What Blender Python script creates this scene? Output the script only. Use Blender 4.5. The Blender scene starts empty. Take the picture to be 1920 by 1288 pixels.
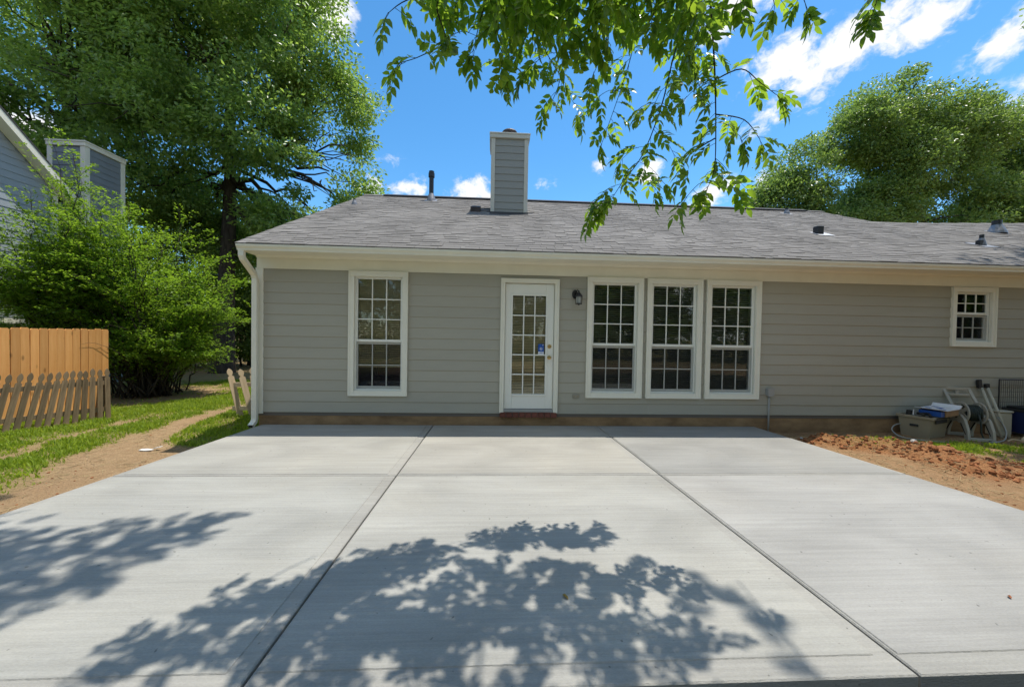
import bpy, math, random
import numpy as np
from mathutils import Vector, Matrix
R = math.radians
rng = np.random.default_rng(7)
random.seed(7)
S = bpy.context.scene
COL = S.collection

# ---------------------------------------------------------------- camera
cd = bpy.data.cameras.new('camera'); cam = bpy.data.objects.new('camera', cd); COL.objects.link(cam)
f_px, pit, rol, yaw, CD, CH = 699.2, R(-1.062), R(0.988), R(3.044), 6.055, 1.446
fw = Vector((math.sin(yaw)*math.cos(pit), math.cos(yaw)*math.cos(pit), math.sin(pit)))
rt = Vector((math.cos(yaw), -math.sin(yaw), 0)); up = rt.cross(fw)
r2 = math.cos(rol)*rt + math.sin(rol)*up; u2 = -math.sin(rol)*rt + math.cos(rol)*up
M = Matrix(((r2.x, u2.x, -fw.x, 0), (r2.y, u2.y, -fw.y, -CD), (r2.z, u2.z, -fw.z, CH), (0, 0, 0, 1)))
cam.matrix_world = M
cd.sensor_width = 36; cd.lens = f_px/1920*36; cd.clip_start = 0.05; cd.clip_end = 1000
S.camera = cam

# ---------------------------------------------------------------- sun, sky, exposure
SUN = Vector((0.25, 0.126, 1)).normalized()
ld = bpy.data.lights.new('sun', 'SUN'); ld.energy = 4.9; ld.angle = R(0.53); ld.color = (1, .955, .88)
lo = bpy.data.objects.new('sun', ld); COL.objects.link(lo)
lo.rotation_euler = SUN.to_track_quat('Z', 'Y').to_euler(); lo.location = (4, 2, 30)
S.view_settings.view_transform = 'Standard'; S.view_settings.look = 'None'
S.view_settings.exposure = 0.1; S.view_settings.gamma = 1; S.view_settings.use_curve_mapping = False
W = bpy.data.worlds.new('World'); S.world = W; W.use_nodes = True
SKY_STRENGTH = 0.15
def build_world():
    nt = W.node_tree; nt.nodes.clear(); N = nt.nodes.new; L = nt.links.new
    out = N('ShaderNodeOutputWorld')
    sky = N('ShaderNodeTexSky'); sky.sky_type = 'NISHITA'; sky.sun_disc = False
    sky.sun_elevation = math.asin(SUN.z); sky.sun_rotation = math.atan2(SUN.x, SUN.y)
    sky.altitude = 300; sky.air_density = 1.0; sky.dust_density = 0.3; sky.ozone_density = 4.0
    hs = N('ShaderNodeHueSaturation'); hs.inputs['Saturation'].default_value = 1.24; hs.inputs['Value'].default_value = 1.38; hs.inputs['Hue'].default_value = .492
    L(sky.outputs[0], hs.inputs['Color'])
    bg = N('ShaderNodeBackground'); bg.inputs[1].default_value = SKY_STRENGTH; L(hs.outputs[0], bg.inputs[0])
    bc = N('ShaderNodeBackground'); bc.inputs[0].default_value = (1, 1, 1, 1)
    tc = N('ShaderNodeTexCoord')
    def math_(op, a, b=None, clamp=False):
        m = N('ShaderNodeMath'); m.operation = op; m.use_clamp = clamp
        for i, v in enumerate((a, b)):
            if v is None: continue
            if hasattr(v, 'is_output'): L(v, m.inputs[i])
            else: m.inputs[i].default_value = v
        return m.outputs[0]
    # puffs: direction, half-size along, half-size up, tilt
    puffs = [((.60, .62, .50), .20, .066, 27, 1.05), ((.53, .675, .515), .10, .06, 25), ((.665, .56, .50), .09, .05, 15), ((.43, .67, .605), .11, .06, 25), ((.745, .51, .445), .075, .04, 30, .8),
             ((-.225, .91, .348), .075, .03, 10), ((-.28, .9, .345), .05, .035, 0), ((-.065, .93, .355), .075, .05, 10), ((-.02, .94, .345), .06, .035, 0), ((.25, .88, .41), .036, .033, -10),
             ((.355, .85, .385), .05, .034, 20), ((.48, .82, .325), .075, .045, 20), ((.57, .76, .315), .05, .07, 0), ((-.31, .73, .615), .06, .07, 0),
             ((-.235, .88, .395), .05, .03, -20, .42), ((-.19, .9, .372), .07, .025, -12, .40), ((.38, .78, .49), .06, .02, 25, .42), ((.10, .9, .36), .08, .03, 5, .36), ((-.72, .62, .3), .14, .06, 5), ((.8, .5, .35), .12, .07, 10)]
    acc = None
    for pf_ in puffs:
        c, a, b, t = pf_[:4]; wgt = pf_[4] if len(pf_) > 4 else 1.0
        c = Vector(c).normalized()
        sub = N('ShaderNodeVectorMath'); sub.operation = 'SUBTRACT'; L(tc.outputs['Generated'], sub.inputs[0]); sub.inputs[1].default_value = c
        ex = Vector((c.y, -c.x, 0)).normalized(); ez = ex.cross(c)
        e1 = ex*math.cos(R(t)) + ez*math.sin(R(t)); e2 = -ex*math.sin(R(t)) + ez*math.cos(R(t))
        d1 = N('ShaderNodeVectorMath'); d1.operation = 'DOT_PRODUCT'; L(sub.outputs[0], d1.inputs[0]); d1.inputs[1].default_value = e1/a
        d2 = N('ShaderNodeVectorMath'); d2.operation = 'DOT_PRODUCT'; L(sub.outputs[0], d2.inputs[0]); d2.inputs[1].default_value = e2/b
        q = math_('ADD', math_('MULTIPLY', d1.outputs['Value'], d1.outputs['Value']), math_('MULTIPLY', d2.outputs['Value'], d2.outputs['Value']))
        k = math_('SUBTRACT', 1.0, math_('SQRT', q), True)
        if wgt != 1: k = math_('MULTIPLY', k, wgt)
        acc = k if acc is None else math_('MAXIMUM', acc, k)
    # scattered unseen cloud behind, thickened to light the wall with white fill; same noise
    big = N('ShaderNodeTexNoise'); big.inputs['Scale'].default_value = 3.1; big.inputs['Detail'].default_value = 1.5; L(tc.outputs['Generated'], big.inputs['Vector'])
    mp = N('ShaderNodeMapping'); mp.inputs['Scale'].default_value = (1, 1, 1.25); L(tc.outputs['Generated'], mp.inputs[0])
    no = N('ShaderNodeTexNoise'); no.inputs['Scale'].default_value = 13; no.inputs['Detail'].default_value = 10; no.inputs['Roughness'].default_value = .62; no.inputs['Distortion'].default_value = .35
    L(mp.outputs[0], no.inputs['Vector'])
    no2 = N('ShaderNodeTexNoise'); no2.inputs['Scale'].default_value = 46; no2.inputs['Detail'].default_value = 8; no2.inputs['Roughness'].default_value = .6; no2.inputs['Distortion'].default_value = .5
    L(mp.outputs[0], no2.inputs['Vector'])
    # front half of the sky holds the puffs seen, the back half the added fill cloud
    sep = N('ShaderNodeSeparateXYZ'); L(tc.outputs['Generated'], sep.inputs[0])
    back = math_('MULTIPLY', math_('MULTIPLY', math_('SUBTRACT', big.outputs[0], .43), 5.0, True), math_('MULTIPLY', math_('SUBTRACT', .2, sep.outputs[1]), 3.0, True), True)
    base = math_('MAXIMUM', acc, back)
    dens = math_('ADD', math_('MULTIPLY', base, 1.25), math_('ADD', math_('MULTIPLY', math_('SUBTRACT', no.outputs[0], .6), 2.4), math_('MULTIPLY', math_('SUBTRACT', no2.outputs[0], .53), 1.3)))
    dens = math_('MULTIPLY', dens, math_('GREATER_THAN', base, .001))
    mr = N('ShaderNodeMapRange'); mr.interpolation_type = 'SMOOTHSTEP'; mr.inputs['From Min'].default_value = 0.0; mr.inputs['From Max'].default_value = 0.75
    L(dens, mr.inputs['Value'])
    soft = math_('MULTIPLY', mr.outputs[0], math_('MULTIPLY', base, 5.0, True))
    L(math_('ADD', .86, math_('MULTIPLY', no.outputs[0], .28)), bc.inputs[1])
    mix = N('ShaderNodeMixShader'); L(soft, mix.inputs[0]); L(bg.outputs[0], mix.inputs[1]); L(bc.outputs[0], mix.inputs[2])
    L(mix.outputs[0], out.inputs[0])
build_world()

# ---------------------------------------------------------------- material helpers
def mat(name, col, rough=.6, spec=.4, var=0.0, nscale=8, stretch=(1, 1, 1), bump=0.0, bscale=60, bstretch=(1, 1, 1), metal=0, rnd=0.0, coat=0, col2=None, knots=0):
    m = bpy.data.materials.new(name); m.use_nodes = True; nt = m.node_tree; N = nt.nodes.new; L = nt.links.new
    b = nt.nodes['Principled BSDF']; b.inputs['Roughness'].default_value = rough; b.inputs['Metallic'].default_value = metal
    b.inputs['Specular IOR Level'].default_value = spec; b.inputs['Coat Weight'].default_value = coat
    tc = N('ShaderNodeTexCoord'); c = (*col, 1)
    src = None
    if var or col2:
        mp = N('ShaderNodeMapping'); mp.inputs['Scale'].default_value = stretch; L(tc.outputs['Object'], mp.inputs[0])
        no = N('ShaderNodeTexNoise'); no.inputs['Scale'].default_value = nscale; no.inputs['Detail'].default_value = 6; no.inputs['Roughness'].default_value = .6; L(mp.outputs[0], no.inputs['Vector'])
        ra = N('ShaderNodeMix'); ra.data_type = 'RGBA'
        c2 = col2 if col2 else tuple(x*(1+var) for x in col); c1 = col if col2 else tuple(x*(1-var) for x in col)
        ra.inputs['A'].default_value = (*c1, 1); ra.inputs['B'].default_value = (*c2, 1)
        mr = N('ShaderNodeMapRange'); mr.inputs['From Min'].default_value = .3; mr.inputs['From Max'].default_value = .7; L(no.outputs[0], mr.inputs['Value']); L(mr.outputs[0], ra.inputs['Factor'])
        src = ra.outputs['Result']
    if rnd:
        oi = N('ShaderNodeObjectInfo'); ge = N('ShaderNodeNewGeometry')
        ad = N('ShaderNodeMath'); ad.operation = 'ADD'; L(oi.outputs['Random'], ad.inputs[0]); L(ge.outputs['Random Per Island'], ad.inputs[1])
        fr = N('ShaderNodeMath'); fr.operation = 'FRACT'; L(ad.outputs[0], fr.inputs[0])
        mr = N('ShaderNodeMapRange'); mr.inputs['To Min'].default_value = 1-rnd; mr.inputs['To Max'].default_value = 1+rnd; L(fr.outputs[0], mr.inputs['Value'])
        mu = N('ShaderNodeMix'); mu.data_type = 'RGBA'; mu.blend_type = 'MULTIPLY'; mu.inputs['Factor'].default_value = 1
        if src: L(src, mu.inputs['A'])
        else: mu.inputs['A'].default_value = c
        L(mr.outputs[0], mu.inputs['B']); src = mu.outputs['Result']
    if knots:
        oi2 = N('ShaderNodeObjectInfo'); vm = N('ShaderNodeVectorMath'); vm.operation = 'MULTIPLY_ADD'; L(tc.outputs['Object'], vm.inputs[0]); vm.inputs[1].default_value = (4.5, 4.5, 2.0)
        mo_ = N('ShaderNodeMath'); mo_.operation = 'MULTIPLY'; L(oi2.outputs['Random'], mo_.inputs[0]); mo_.inputs[1].default_value = 57.0; L(mo_.outputs[0], vm.inputs[2])
        vo = N('ShaderNodeTexVoronoi'); vo.inputs['Scale'].default_value = 1.3; L(vm.outputs[0], vo.inputs['Vector'])
        mk = N('ShaderNodeMapRange'); mk.inputs['From Min'].default_value = .05; mk.inputs['From Max'].default_value = .16; mk.inputs['To Min'].default_value = 1-knots; mk.inputs['To Max'].default_value = 1; L(vo.outputs['Distance'], mk.inputs['Value'])
        mu2 = N('ShaderNodeMix'); mu2.data_type = 'RGBA'; mu2.blend_type = 'MULTIPLY'; mu2.inputs['Factor'].default_value = 1; L(src, mu2.inputs['A']); L(mk.outputs[0], mu2.inputs['B']); src = mu2.outputs['Result']
    if src: L(src, b.inputs['Base Color'])
    else: b.inputs['Base Color'].default_value = c
    if bump:
        mp = N('ShaderNodeMapping'); mp.inputs['Scale'].default_value = bstretch; L(tc.outputs['Object'], mp.inputs[0])
        no = N('ShaderNodeTexNoise'); no.inputs['Scale'].default_value = bscale; no.inputs['Detail'].default_value = 5; L(mp.outputs[0], no.inputs['Vector'])
        bu = N('ShaderNodeBump'); bu.inputs['Strength'].default_value = 1; bu.inputs['Distance'].default_value = bump; L(no.outputs[0], bu.inputs['Height']); L(bu.outputs[0], b.inputs['Normal'])
    return m

def leaf_mat(name, col, tcol, tw=.45, rough=.45, rnd=.35, spec=.4):
    m = bpy.data.materials.new(name); m.use_nodes = True; nt = m.node_tree; N = nt.nodes.new; L = nt.links.new
    b = nt.nodes['Principled BSDF']; b.inputs['Roughness'].default_value = rough; b.inputs['Specular IOR Level'].default_value = spec
    out = nt.nodes['Material Output']
    oi = N('ShaderNodeObjectInfo'); ge = N('ShaderNodeNewGeometry')
    ad = N('ShaderNodeMath'); ad.operation = 'ADD'; L(oi.outputs['Random'], ad.inputs[0]); L(ge.outputs['Random Per Island'], ad.inputs[1])
    fr = N('ShaderNodeMath'); fr.operation = 'FRACT'; L(ad.outputs[0], fr.inputs[0])
    def tint(c):
        mx = N('ShaderNodeMix'); mx.data_type = 'RGBA'
        mx.inputs['A'].default_value = (c[0]*(1-rnd), c[1]*(1-rnd*.8), c[2]*(1-rnd), 1); mx.inputs['B'].default_value = (c[0]*(1+rnd*1.1), c[1]*(1+rnd*.8), c[2]*(1+rnd*.4), 1)
        L(fr.outputs[0], mx.inputs['Factor']); return mx.outputs['Result']
    L(tint(col), b.inputs['Base Color'])
    t = N('ShaderNodeBsdfTranslucent'); L(tint(tcol), t.inputs[0])
    mx = N('ShaderNodeMixShader'); mx.inputs[0].default_value = tw; L(b.outputs[0], mx.inputs[1]); L(t.outputs[0], mx.inputs[2]); L(mx.outputs[0], out.inputs[0])
    return m

def glass_mat():
    m = bpy.data.materials.new('window_glass'); m.use_nodes = True; nt = m.node_tree; N = nt.nodes.new; L = nt.links.new; nt.nodes.clear()
    out = N('ShaderNodeOutputMaterial'); t = N('ShaderNodeBsdfTransparent'); t.inputs[0].default_value = (.93, .94, .92, 1)
    g = N('ShaderNodeBsdfGlossy'); g.inputs['Roughness'].default_value = .015; g.inputs[0].default_value = (.9, .95, .95, 1)
    fr = N('ShaderNodeFresnel'); fr.inputs[0].default_value = 1.5
    no = N('ShaderNodeTexNoise'); no.inputs['Scale'].default_value = 2.5; tc = N('ShaderNodeTexCoord'); L(tc.outputs['Object'], no.inputs['Vector'])
    bu = N('ShaderNodeBump'); bu.inputs['Distance'].default_value = .0012; L(no.outputs[0], bu.inputs['Height']); L(bu.outputs[0], g.inputs['Normal'])
    mx = N('ShaderNodeMixShader'); L(fr.outputs[0], mx.inputs[0]); L(t.outputs[0], mx.inputs[1]); L(g.outputs[0], mx.inputs[2]); L(mx.outputs[0], out.inputs[0])
    return m
def screen_mat():
    m = bpy.data.materials.new('insect_mesh'); m.use_nodes = True; nt = m.node_tree; N = nt.nodes.new; L = nt.links.new; nt.nodes.clear()
    out = N('ShaderNodeOutputMaterial'); t = N('ShaderNodeBsdfTransparent'); d = N('ShaderNodeBsdfDiffuse'); d.inputs[0].default_value = (.03, .03, .035, 1)
    mx = N('ShaderNodeMixShader'); mx.inputs[0].default_value = .17; L(t.outputs[0], mx.inputs[1]); L(d.outputs[0], mx.inputs[2]); L(mx.outputs[0], out.inputs[0])
    return m

MT = {}
MT['siding'] = mat('grey_siding_paint', (.395, .374, .305), .62, .3, var=.05, nscale=2.2, stretch=(.6, 1, 3), bump=.0012, bscale=30, bstretch=(.6, 1, 9), rnd=.025)
MT['cream'] = mat('cream_trim_paint', (.82, .79, .66), .5, .4, var=.04, nscale=3, bump=.0004, bscale=40)
MT['white'] = mat('white_trim_paint', (.80, .77, .65), .45, .4, var=.03, nscale=4, bump=.0003, bscale=50)
MT['vinyl'] = mat('white_vinyl', (.82, .81, .73), .4, .45)
MT['found'] = mat('stained_foundation_parging', (.19, .115, .06), .9, .2, nscale=2.0, stretch=(1, 1, 2.4), col2=(.42, .265, .135), bump=.004, bscale=35)
MT['shingle'] = mat('asphalt_shingle', (.205, .192, .178), .95, .15, var=.22, nscale=1.3, stretch=(1.2, .5, .5), rnd=.07, bump=.002, bscale=220)
MT['deck'] = mat('roof_underlay', (.06, .06, .06), .9)
MT['ridge'] = mat('black_ridge_vent', (.02, .02, .022), .7)
MT['black'] = mat('black_metal', (.018, .018, .02), .45, .5)
MT['rust'] = mat('weathered_flue_metal', (.06, .045, .04), .6, .4, var=.4, nscale=6, metal=.3)
MT['lead'] = mat('grey_lead_flashing', (.25, .25, .26), .5, .5, var=.3, nscale=9, metal=.5)
MT['glass'] = glass_mat(); MT['screen'] = screen_mat()
MT['blind'] = mat('tan_blind_slat', (.80, .70, .48), .55, .35)
MT['blind_dimmed'] = mat('glass_dimmed_blind_slat', (.34, .34, .27), .55, .35)  # tan slats again, dimness of the reflecting glass put into their colour
MT['room'] = mat('interior_plaster', (.16, .14, .12), .9)
MT['roomfloor'] = mat('interior_carpet', (.07, .06, .05), .95)
MT['redcloth'] = mat('dark_red_cloth', (.10, .03, .025), .9)
MT['brass'] = mat('aged_brass', (.55, .38, .16), .28, .5, metal=1)
MT['brick'] = mat('red_brick', (.165, .062, .045), .9, .2, var=.25, nscale=14, bump=.002, bscale=80, rnd=.2)
MT['mortar'] = mat('mortar', (.28, .22, .18), .95)
MT['blue'] = mat('blue_print', (.02, .09, .36), .4); MT['paper'] = mat('white_print', (.75, .76, .78), .5)
MT['lampglass'] = mat('frosted_lamp_glass', (.42, .43, .40), .35, .5)
MT['chimside'] = mat('grey_green_chimney_paint', (.30, .305, .28), .6, .3, var=.05, nscale=2, rnd=.03); MT['chimtrim'] = mat('grey_chimney_trim', (.56, .55, .48), .55, .3, var=.04, nscale=3)
MT['nsiding'] = mat('blue_grey_siding_paint', (.34, .37, .40), .6, .3, var=.05, nscale=2, bump=.001, bscale=30, rnd=.03)
MT['nchim'] = mat('slate_blue_siding_paint', (.22, .25, .275), .6, .3, var=.06, nscale=2, rnd=.03)
MT['cedar'] = mat('orange_cedar_board', (.68, .31, .09), .75, .25, nscale=3.0, stretch=(5, 5, .55), col2=(.82, .43, .155), bump=.001, bscale=20, bstretch=(8, 8, .6), rnd=.16, knots=.55)
MT['oldwood'] = mat('weathered_picket_wood', (.15, .11, .068), .88, .2, nscale=3.5, stretch=(6, 6, .6), col2=(.36, .26, .155), bump=.0015, bscale=25, bstretch=(8, 8, .6), rnd=.18)
MT['tanwood'] = mat('sunlit_picket_and_stick_wood', (.50, .38, .24), .85, .2, nscale=3.5, stretch=(6, 6, .6), col2=(.66, .52, .34), bump=.0015, bscale=25, bstretch=(8, 8, .6), rnd=.12)  # lighter than the old pickets: sunlight put into the wood colour
MT['bark'] = mat('dark_bark', (.035, .028, .022), .95, .15, nscale=5, stretch=(3, 3, .6), col2=(.10, .082, .066), bump=.02, bscale=9, bstretch=(3, 3, .5))
MT['twig'] = mat('twig_bark', (.05, .04, .028), .85, .2)
MT['leaf_big'] = leaf_mat('tree_leaf', (.175, .27, .08), (.36, .54, .09), .45, .34)
MT['leaf_right'] = leaf_mat('far_tree_leaf', (.14, .22, .07), (.29, .44, .08), .44, .36)
MT['leaf_shrub'] = leaf_mat('shrub_leaf', (.13, .225, .028), (.33, .53, .04), .46, .42)
MT['leaf_near'] = leaf_mat('compound_leaflet', (.045, .115, .018), (.42, .64, .05), .48, .32, .28)
MT['leaf_wood'] = leaf_mat('understory_leaf', (.10, .16, .035), (.24, .36, .045), .40, .5)
MT['grass'] = leaf_mat('grass_blade', (.22, .31, .03), (.42, .56, .04), .42, .6, .35)
MT['plastic'] = mat('taupe_plastic', (.30, .255, .175), .5, .4, var=.06, nscale=5)
MT['greyplastic'] = mat('beige_grey_plastic', (.42, .39, .32), .5, .4, var=.08, nscale=5)
MT['darkhole'] = mat('dark_plastic_and_hole_shade', (.02, .02, .02), .6)  # real dark plastic, also painted shade for slots and the spout opening
MT['hose'] = mat('dark_green_hose', (.022, .032, .026), .45, .4)
MT['palehose'] = mat('pale_grey_hose', (.34, .35, .33), .45, .4)
MT['card'] = mat('brown_cardboard', (.30, .185, .10), .85, .2, var=.1, nscale=6)
MT['pvc'] = mat('ivory_plastic_pipe', (.50, .47, .37), .45, .4)
MT['bluetub'] = mat('dark_blue_plastic', (.012, .022, .085), .5, .4)
MT['galv'] = mat('painted_conduit', (.33, .33, .31), .5, .4)
MT['clod'] = mat('red_clay_clod', (.20, .078, .032), .95, .1, nscale=6, col2=(.36, .155, .07), bump=.006, bscale=30, rnd=.25)
MT['stone'] = mat('pale_stone', (.45, .43, .40), .9)
MT['dryleaf'] = mat('brown_dry_leaf', (.34, .13, .055), .7)
MT['yellowleaf'] = mat('yellow_dry_leaf', (.30, .20, .04), .7)
MT['debris'] = mat('white_paper_scrap', (.70, .68, .64), .8)

def concrete(name, tint):
    m = bpy.data.materials.new(name); m.use_nodes = True; nt = m.node_tree; N = nt.nodes.new; L = nt.links.new
    b = nt.nodes['Principled BSDF']; b.inputs['Roughness'].default_value = .78; b.inputs['Specular IOR Level'].default_value = .3
    tc = N('ShaderNodeTexCoord')
    def noise(scale, st, det=6, ro=.6, dist=0):
        mp = N('ShaderNodeMapping'); mp.inputs['Scale'].default_value = st; L(tc.outputs['Object'], mp.inputs[0])
        no = N('ShaderNodeTexNoise'); no.inputs['Scale'].default_value = scale; no.inputs['Detail'].default_value = det; no.inputs['Roughness'].default_value = ro; no.inputs['Distortion'].default_value = dist
        L(mp.outputs[0], no.inputs['Vector']); return no.outputs[0]
    def mr(x, a, b_, c, d):
        n = N('ShaderNodeMapRange'); n.inputs['From Min'].default_value = a; n.inputs['From Max'].default_value = b_; n.inputs['To Min'].default_value = c; n.inputs['To Max'].default_value = d; L(x, n.inputs['Value']); return n.outputs[0]
    def mul(a, b_):
        n = N('ShaderNodeMath'); n.operation = 'MULTIPLY'; L(a, n.inputs[0]); L(b_, n.inputs[1]); return n.outputs[0]
    blot = mr(noise(1.1, (.6, 1.3, 1), 4, .55, .6), .3, .7, .82, 1.12)
    streak = mr(noise(2.0, (.5, 26, 1), 4, .65), .3, .7, .885, 1.085)
    fine = mr(noise(160, (.5, 1, 1), 3), .3, .7, .93, 1.07)
    pit_ = mr(noise(30, (1, 1, 1), 1), .20, .255, .5, 1.0)
    v = mul(mul(blot, streak), mul(fine, pit_))
    mx = N('ShaderNodeMix'); mx.data_type = 'RGBA'; mx.blend_type = 'MULTIPLY'; mx.inputs['Factor'].default_value = 1; mx.inputs['A'].default_value = (*tint, 1); L(v, mx.inputs['B'])
    # a faint warm clay tinge in patches
    w = mr(noise(.8, (1, 1, 1), 3), .5, .75, 0, .35)
    m2 = N('ShaderNodeMix'); m2.data_type = 'RGBA'; m2.blend_type = 'MULTIPLY'; L(w, m2.inputs['Factor']); L(mx.outputs['Result'], m2.inputs['A']); m2.inputs['B'].default_value = (1, .95, .86, 1)
    L(m2.outputs['Result'], b.inputs['Base Color'])
    def add(a, b_):
        n = N('ShaderNodeMath'); n.operation = 'ADD'; L(a, n.inputs[0]); L(b_, n.inputs[1]); return n.outputs[0]
    h = add(mr(noise(4.0, (.7, 55, 1), 5, .7), 0, 1, 0, .55), mr(noise(120, (.35, 1, 1), 3), 0, 1, 0, .75))
    bu = N('ShaderNodeBump'); bu.inputs['Distance'].default_value = .0048; L(h, bu.inputs['Height']); L(bu.outputs[0], b.inputs['Normal'])
    return m
MT['rim'] = mat('trowelled_concrete', (.32, .308, .275), .7, .3, var=.09, nscale=1.6, stretch=(.5, .5, 1), bump=.0006, bscale=70)

# ---------------------------------------------------------------- mesh helpers
WORLD = {}      # object name -> world origin (things and parts are unrotated unless noted)
class MB:
    def __init__(s): s.v = []; s.f = []; s.m = []
    def add(s, vs, fs, mi=0):
        o = len(s.v); s.v += [tuple(x) for x in vs]; s.f += [tuple(o+i for i in f) for f in fs]; s.m += [mi]*len(fs)
    def box(s, x0, x1, y0, y1, z0, z1, mi=0, bev=0, T=None):
        c = ((x0+x1)/2, (y0+y1)/2, (z0+z1)/2); h = (abs(x1-x0)/2, abs(y1-y0)/2, abs(z1-z0)/2)
        if bev <= 0:
            vs = [Vector((c[0]+a*h[0], c[1]+b*h[1], c[2]+d*h[2])) for a in (-1, 1) for b in (-1, 1) for d in (-1, 1)]
            fs = [(0, 1, 3, 2), (4, 6, 7, 5), (0, 4, 5, 1), (2, 3, 7, 6), (0, 2, 6, 4), (1, 5, 7, 3)]
        else:
            b_ = min(bev, min(h)*.9); vs = []; ix = {}
            for a in (-1, 1):
                for b in (-1, 1):
                    for d in (-1, 1):
                        sg = (a, b, d)
                        for k in range(3):
                            ix[(a, b, d, k)] = len(vs)
                            vs.append(Vector([c[i]+sg[i]*(h[i] if i == k else h[i]-b_) for i in range(3)]))
            fs = []
            for k in range(3):
                i, j = [q for q in range(3) if q != k]
                for sgn in (-1, 1):
                    def K(p, q):
                        t = [0, 0, 0]; t[k] = sgn; t[i] = p; t[j] = q; return ix[(*t, k)]
                    fs.append([K(-1, -1), K(1, -1), K(1, 1), K(-1, 1)])
            for k in range(3):
                i, j = [q for q in range(3) if q != k]
                for p in (-1, 1):
                    for q in (-1, 1):
                        def E(t_, kk):
                            t = [0, 0, 0]; t[k] = t_; t[i] = p; t[j] = q; return ix[(*t, kk)]
                        fs.append([E(-1, i), E(1, i), E(1, j), E(-1, j)])
            for a in (-1, 1):
                for b in (-1, 1):
                    for d in (-1, 1): fs.append([ix[(a, b, d, k)] for k in range(3)])
            cc = Vector(c)
            for n_, f in enumerate(fs):
                p = [vs[i] for i in f]; nn = (p[1]-p[0]).cross(p[2]-p[0]); ct = sum(p, Vector())/len(p)
                if nn.dot(ct-cc) < 0: fs[n_] = f[::-1]
        if T is not None: vs = [T @ v for v in vs]
        s.add(vs, fs, mi)
    def prism(s, poly, axis, lo, hi, mi=0, T=None):
        n = len(poly)
        def P(a, b, t): return Vector({'x': (t, a, b), 'y': (a, t, b), 'z': (a, b, t)}[axis])
        vs = [P(a, b, lo) for a, b in poly] + [P(a, b, hi) for a, b in poly]
        ar = sum(poly[i][0]*poly[(i+1) % n][1]-poly[(i+1) % n][0]*poly[i][1] for i in range(n))
        fs = [tuple(range(n-1, -1, -1)), tuple(range(n, 2*n))] + [(i, (i+1) % n, n+(i+1) % n, n+i) for i in range(n)]
        if (ar < 0) != (axis == 'y'): fs = [f[::-1] for f in fs]
        if T is not None: vs = [T @ v for v in vs]
        s.add(vs, fs, mi)
    def tube(s, pts, rad, n=8, mi=0, cap=True, closed=False):
        pts = [Vector(p) for p in pts]; k = len(pts)
        rad = rad if hasattr(rad, '__len__') else [rad]*k
        vs = []; ref = Vector((.31, .17, .93))
        for i, p in enumerate(pts):
            a = pts[(i-1) % k] if (closed or i) else p; b = pts[(i+1) % k] if (closed or i < k-1) else p
            d = (b-a).normalized(); x = d.cross(ref)
            if x.length < .05: x = d.cross(Vector((1, 0, 0)))
            x.normalize(); y = d.cross(x); ref = ref if True else y
            for j in range(n):
                t = 2*math.pi*j/n; vs.append(p + (x*math.cos(t)+y*math.sin(t))*rad[i])
        fs = []
        for i in range(k if closed else k-1):
            i2 = (i+1) % k
            for j in range(n): fs.append((i*n+j, i*n+(j+1) % n, i2*n+(j+1) % n, i2*n+j))
        if cap and not closed: fs += [tuple(range(n-1, -1, -1)), tuple(range((k-1)*n, k*n))]
        s.add(vs, fs, mi)
    def lathe(s, prof, n=16, mi=0, T=None, cap=True):
        vs = []; k = len(prof)
        for r, z in prof:
            for j in range(n): t = 2*math.pi*j/n; vs.append(Vector((r*math.cos(t), r*math.sin(t), z)))
        fs = []
        for i in range(k-1):
            for j in range(n): fs.append((i*n+j, i*n+(j+1) % n, (i+1)*n+(j+1) % n, (i+1)*n+j))
        if cap: fs += [tuple(range(n-1, -1, -1)), tuple(range((k-1)*n, k*n))]
        if T is not None: vs = [T @ v for v in vs]
        s.add(vs, fs, mi)
    def mesh(s, name, mats, smooth=False, off=Vector()):
        me = bpy.data.meshes.new(name); me.from_pydata([(x-off[0], y-off[1], z-off[2]) for x, y, z in s.v], [], s.f)
        for m in (mats if isinstance(mats, (list, tuple)) else [mats]): me.materials.append(m)
        if len(set(s.m)) > 1: me.polygons.foreach_set('material_index', s.m)
        if smooth: me.polygons.foreach_set('use_smooth', [True]*len(s.f))
        me.update(); return me
    def build(s, name, mats, parent=None, smooth=False, origin=None):
        if origin is None:
            a = np.array(s.v); lo_ = a.min(0); hi_ = a.max(0); origin = ((lo_[0]+hi_[0])/2, (lo_[1]+hi_[1])/2, lo_[2])
        return inst(name, s.mesh(name, mats, smooth, Vector(origin)), parent, origin)
def inst(name, me, parent=None, loc=(0, 0, 0), rot=None, scale=None):
    o = bpy.data.objects.new(name, me); COL.objects.link(o); loc = Vector(loc)
    if parent is not None:
        o.parent = parent; o.location = loc - WORLD[parent.name]
    else: o.location = loc
    WORLD[o.name] = loc
    if rot is not None: o.rotation_euler = rot
    if scale is not None: o.scale = scale
    return o
def tag(o, label=None, cat=None, group=None, kind=None):
    if label: o['label'] = label
    if cat: o['category'] = cat
    if group: o['group'] = group
    if kind: o['kind'] = kind
    return o
def thing(name, loc, label, cat, group=None): return tag(inst(name, None, None, loc), label, cat, group)
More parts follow.
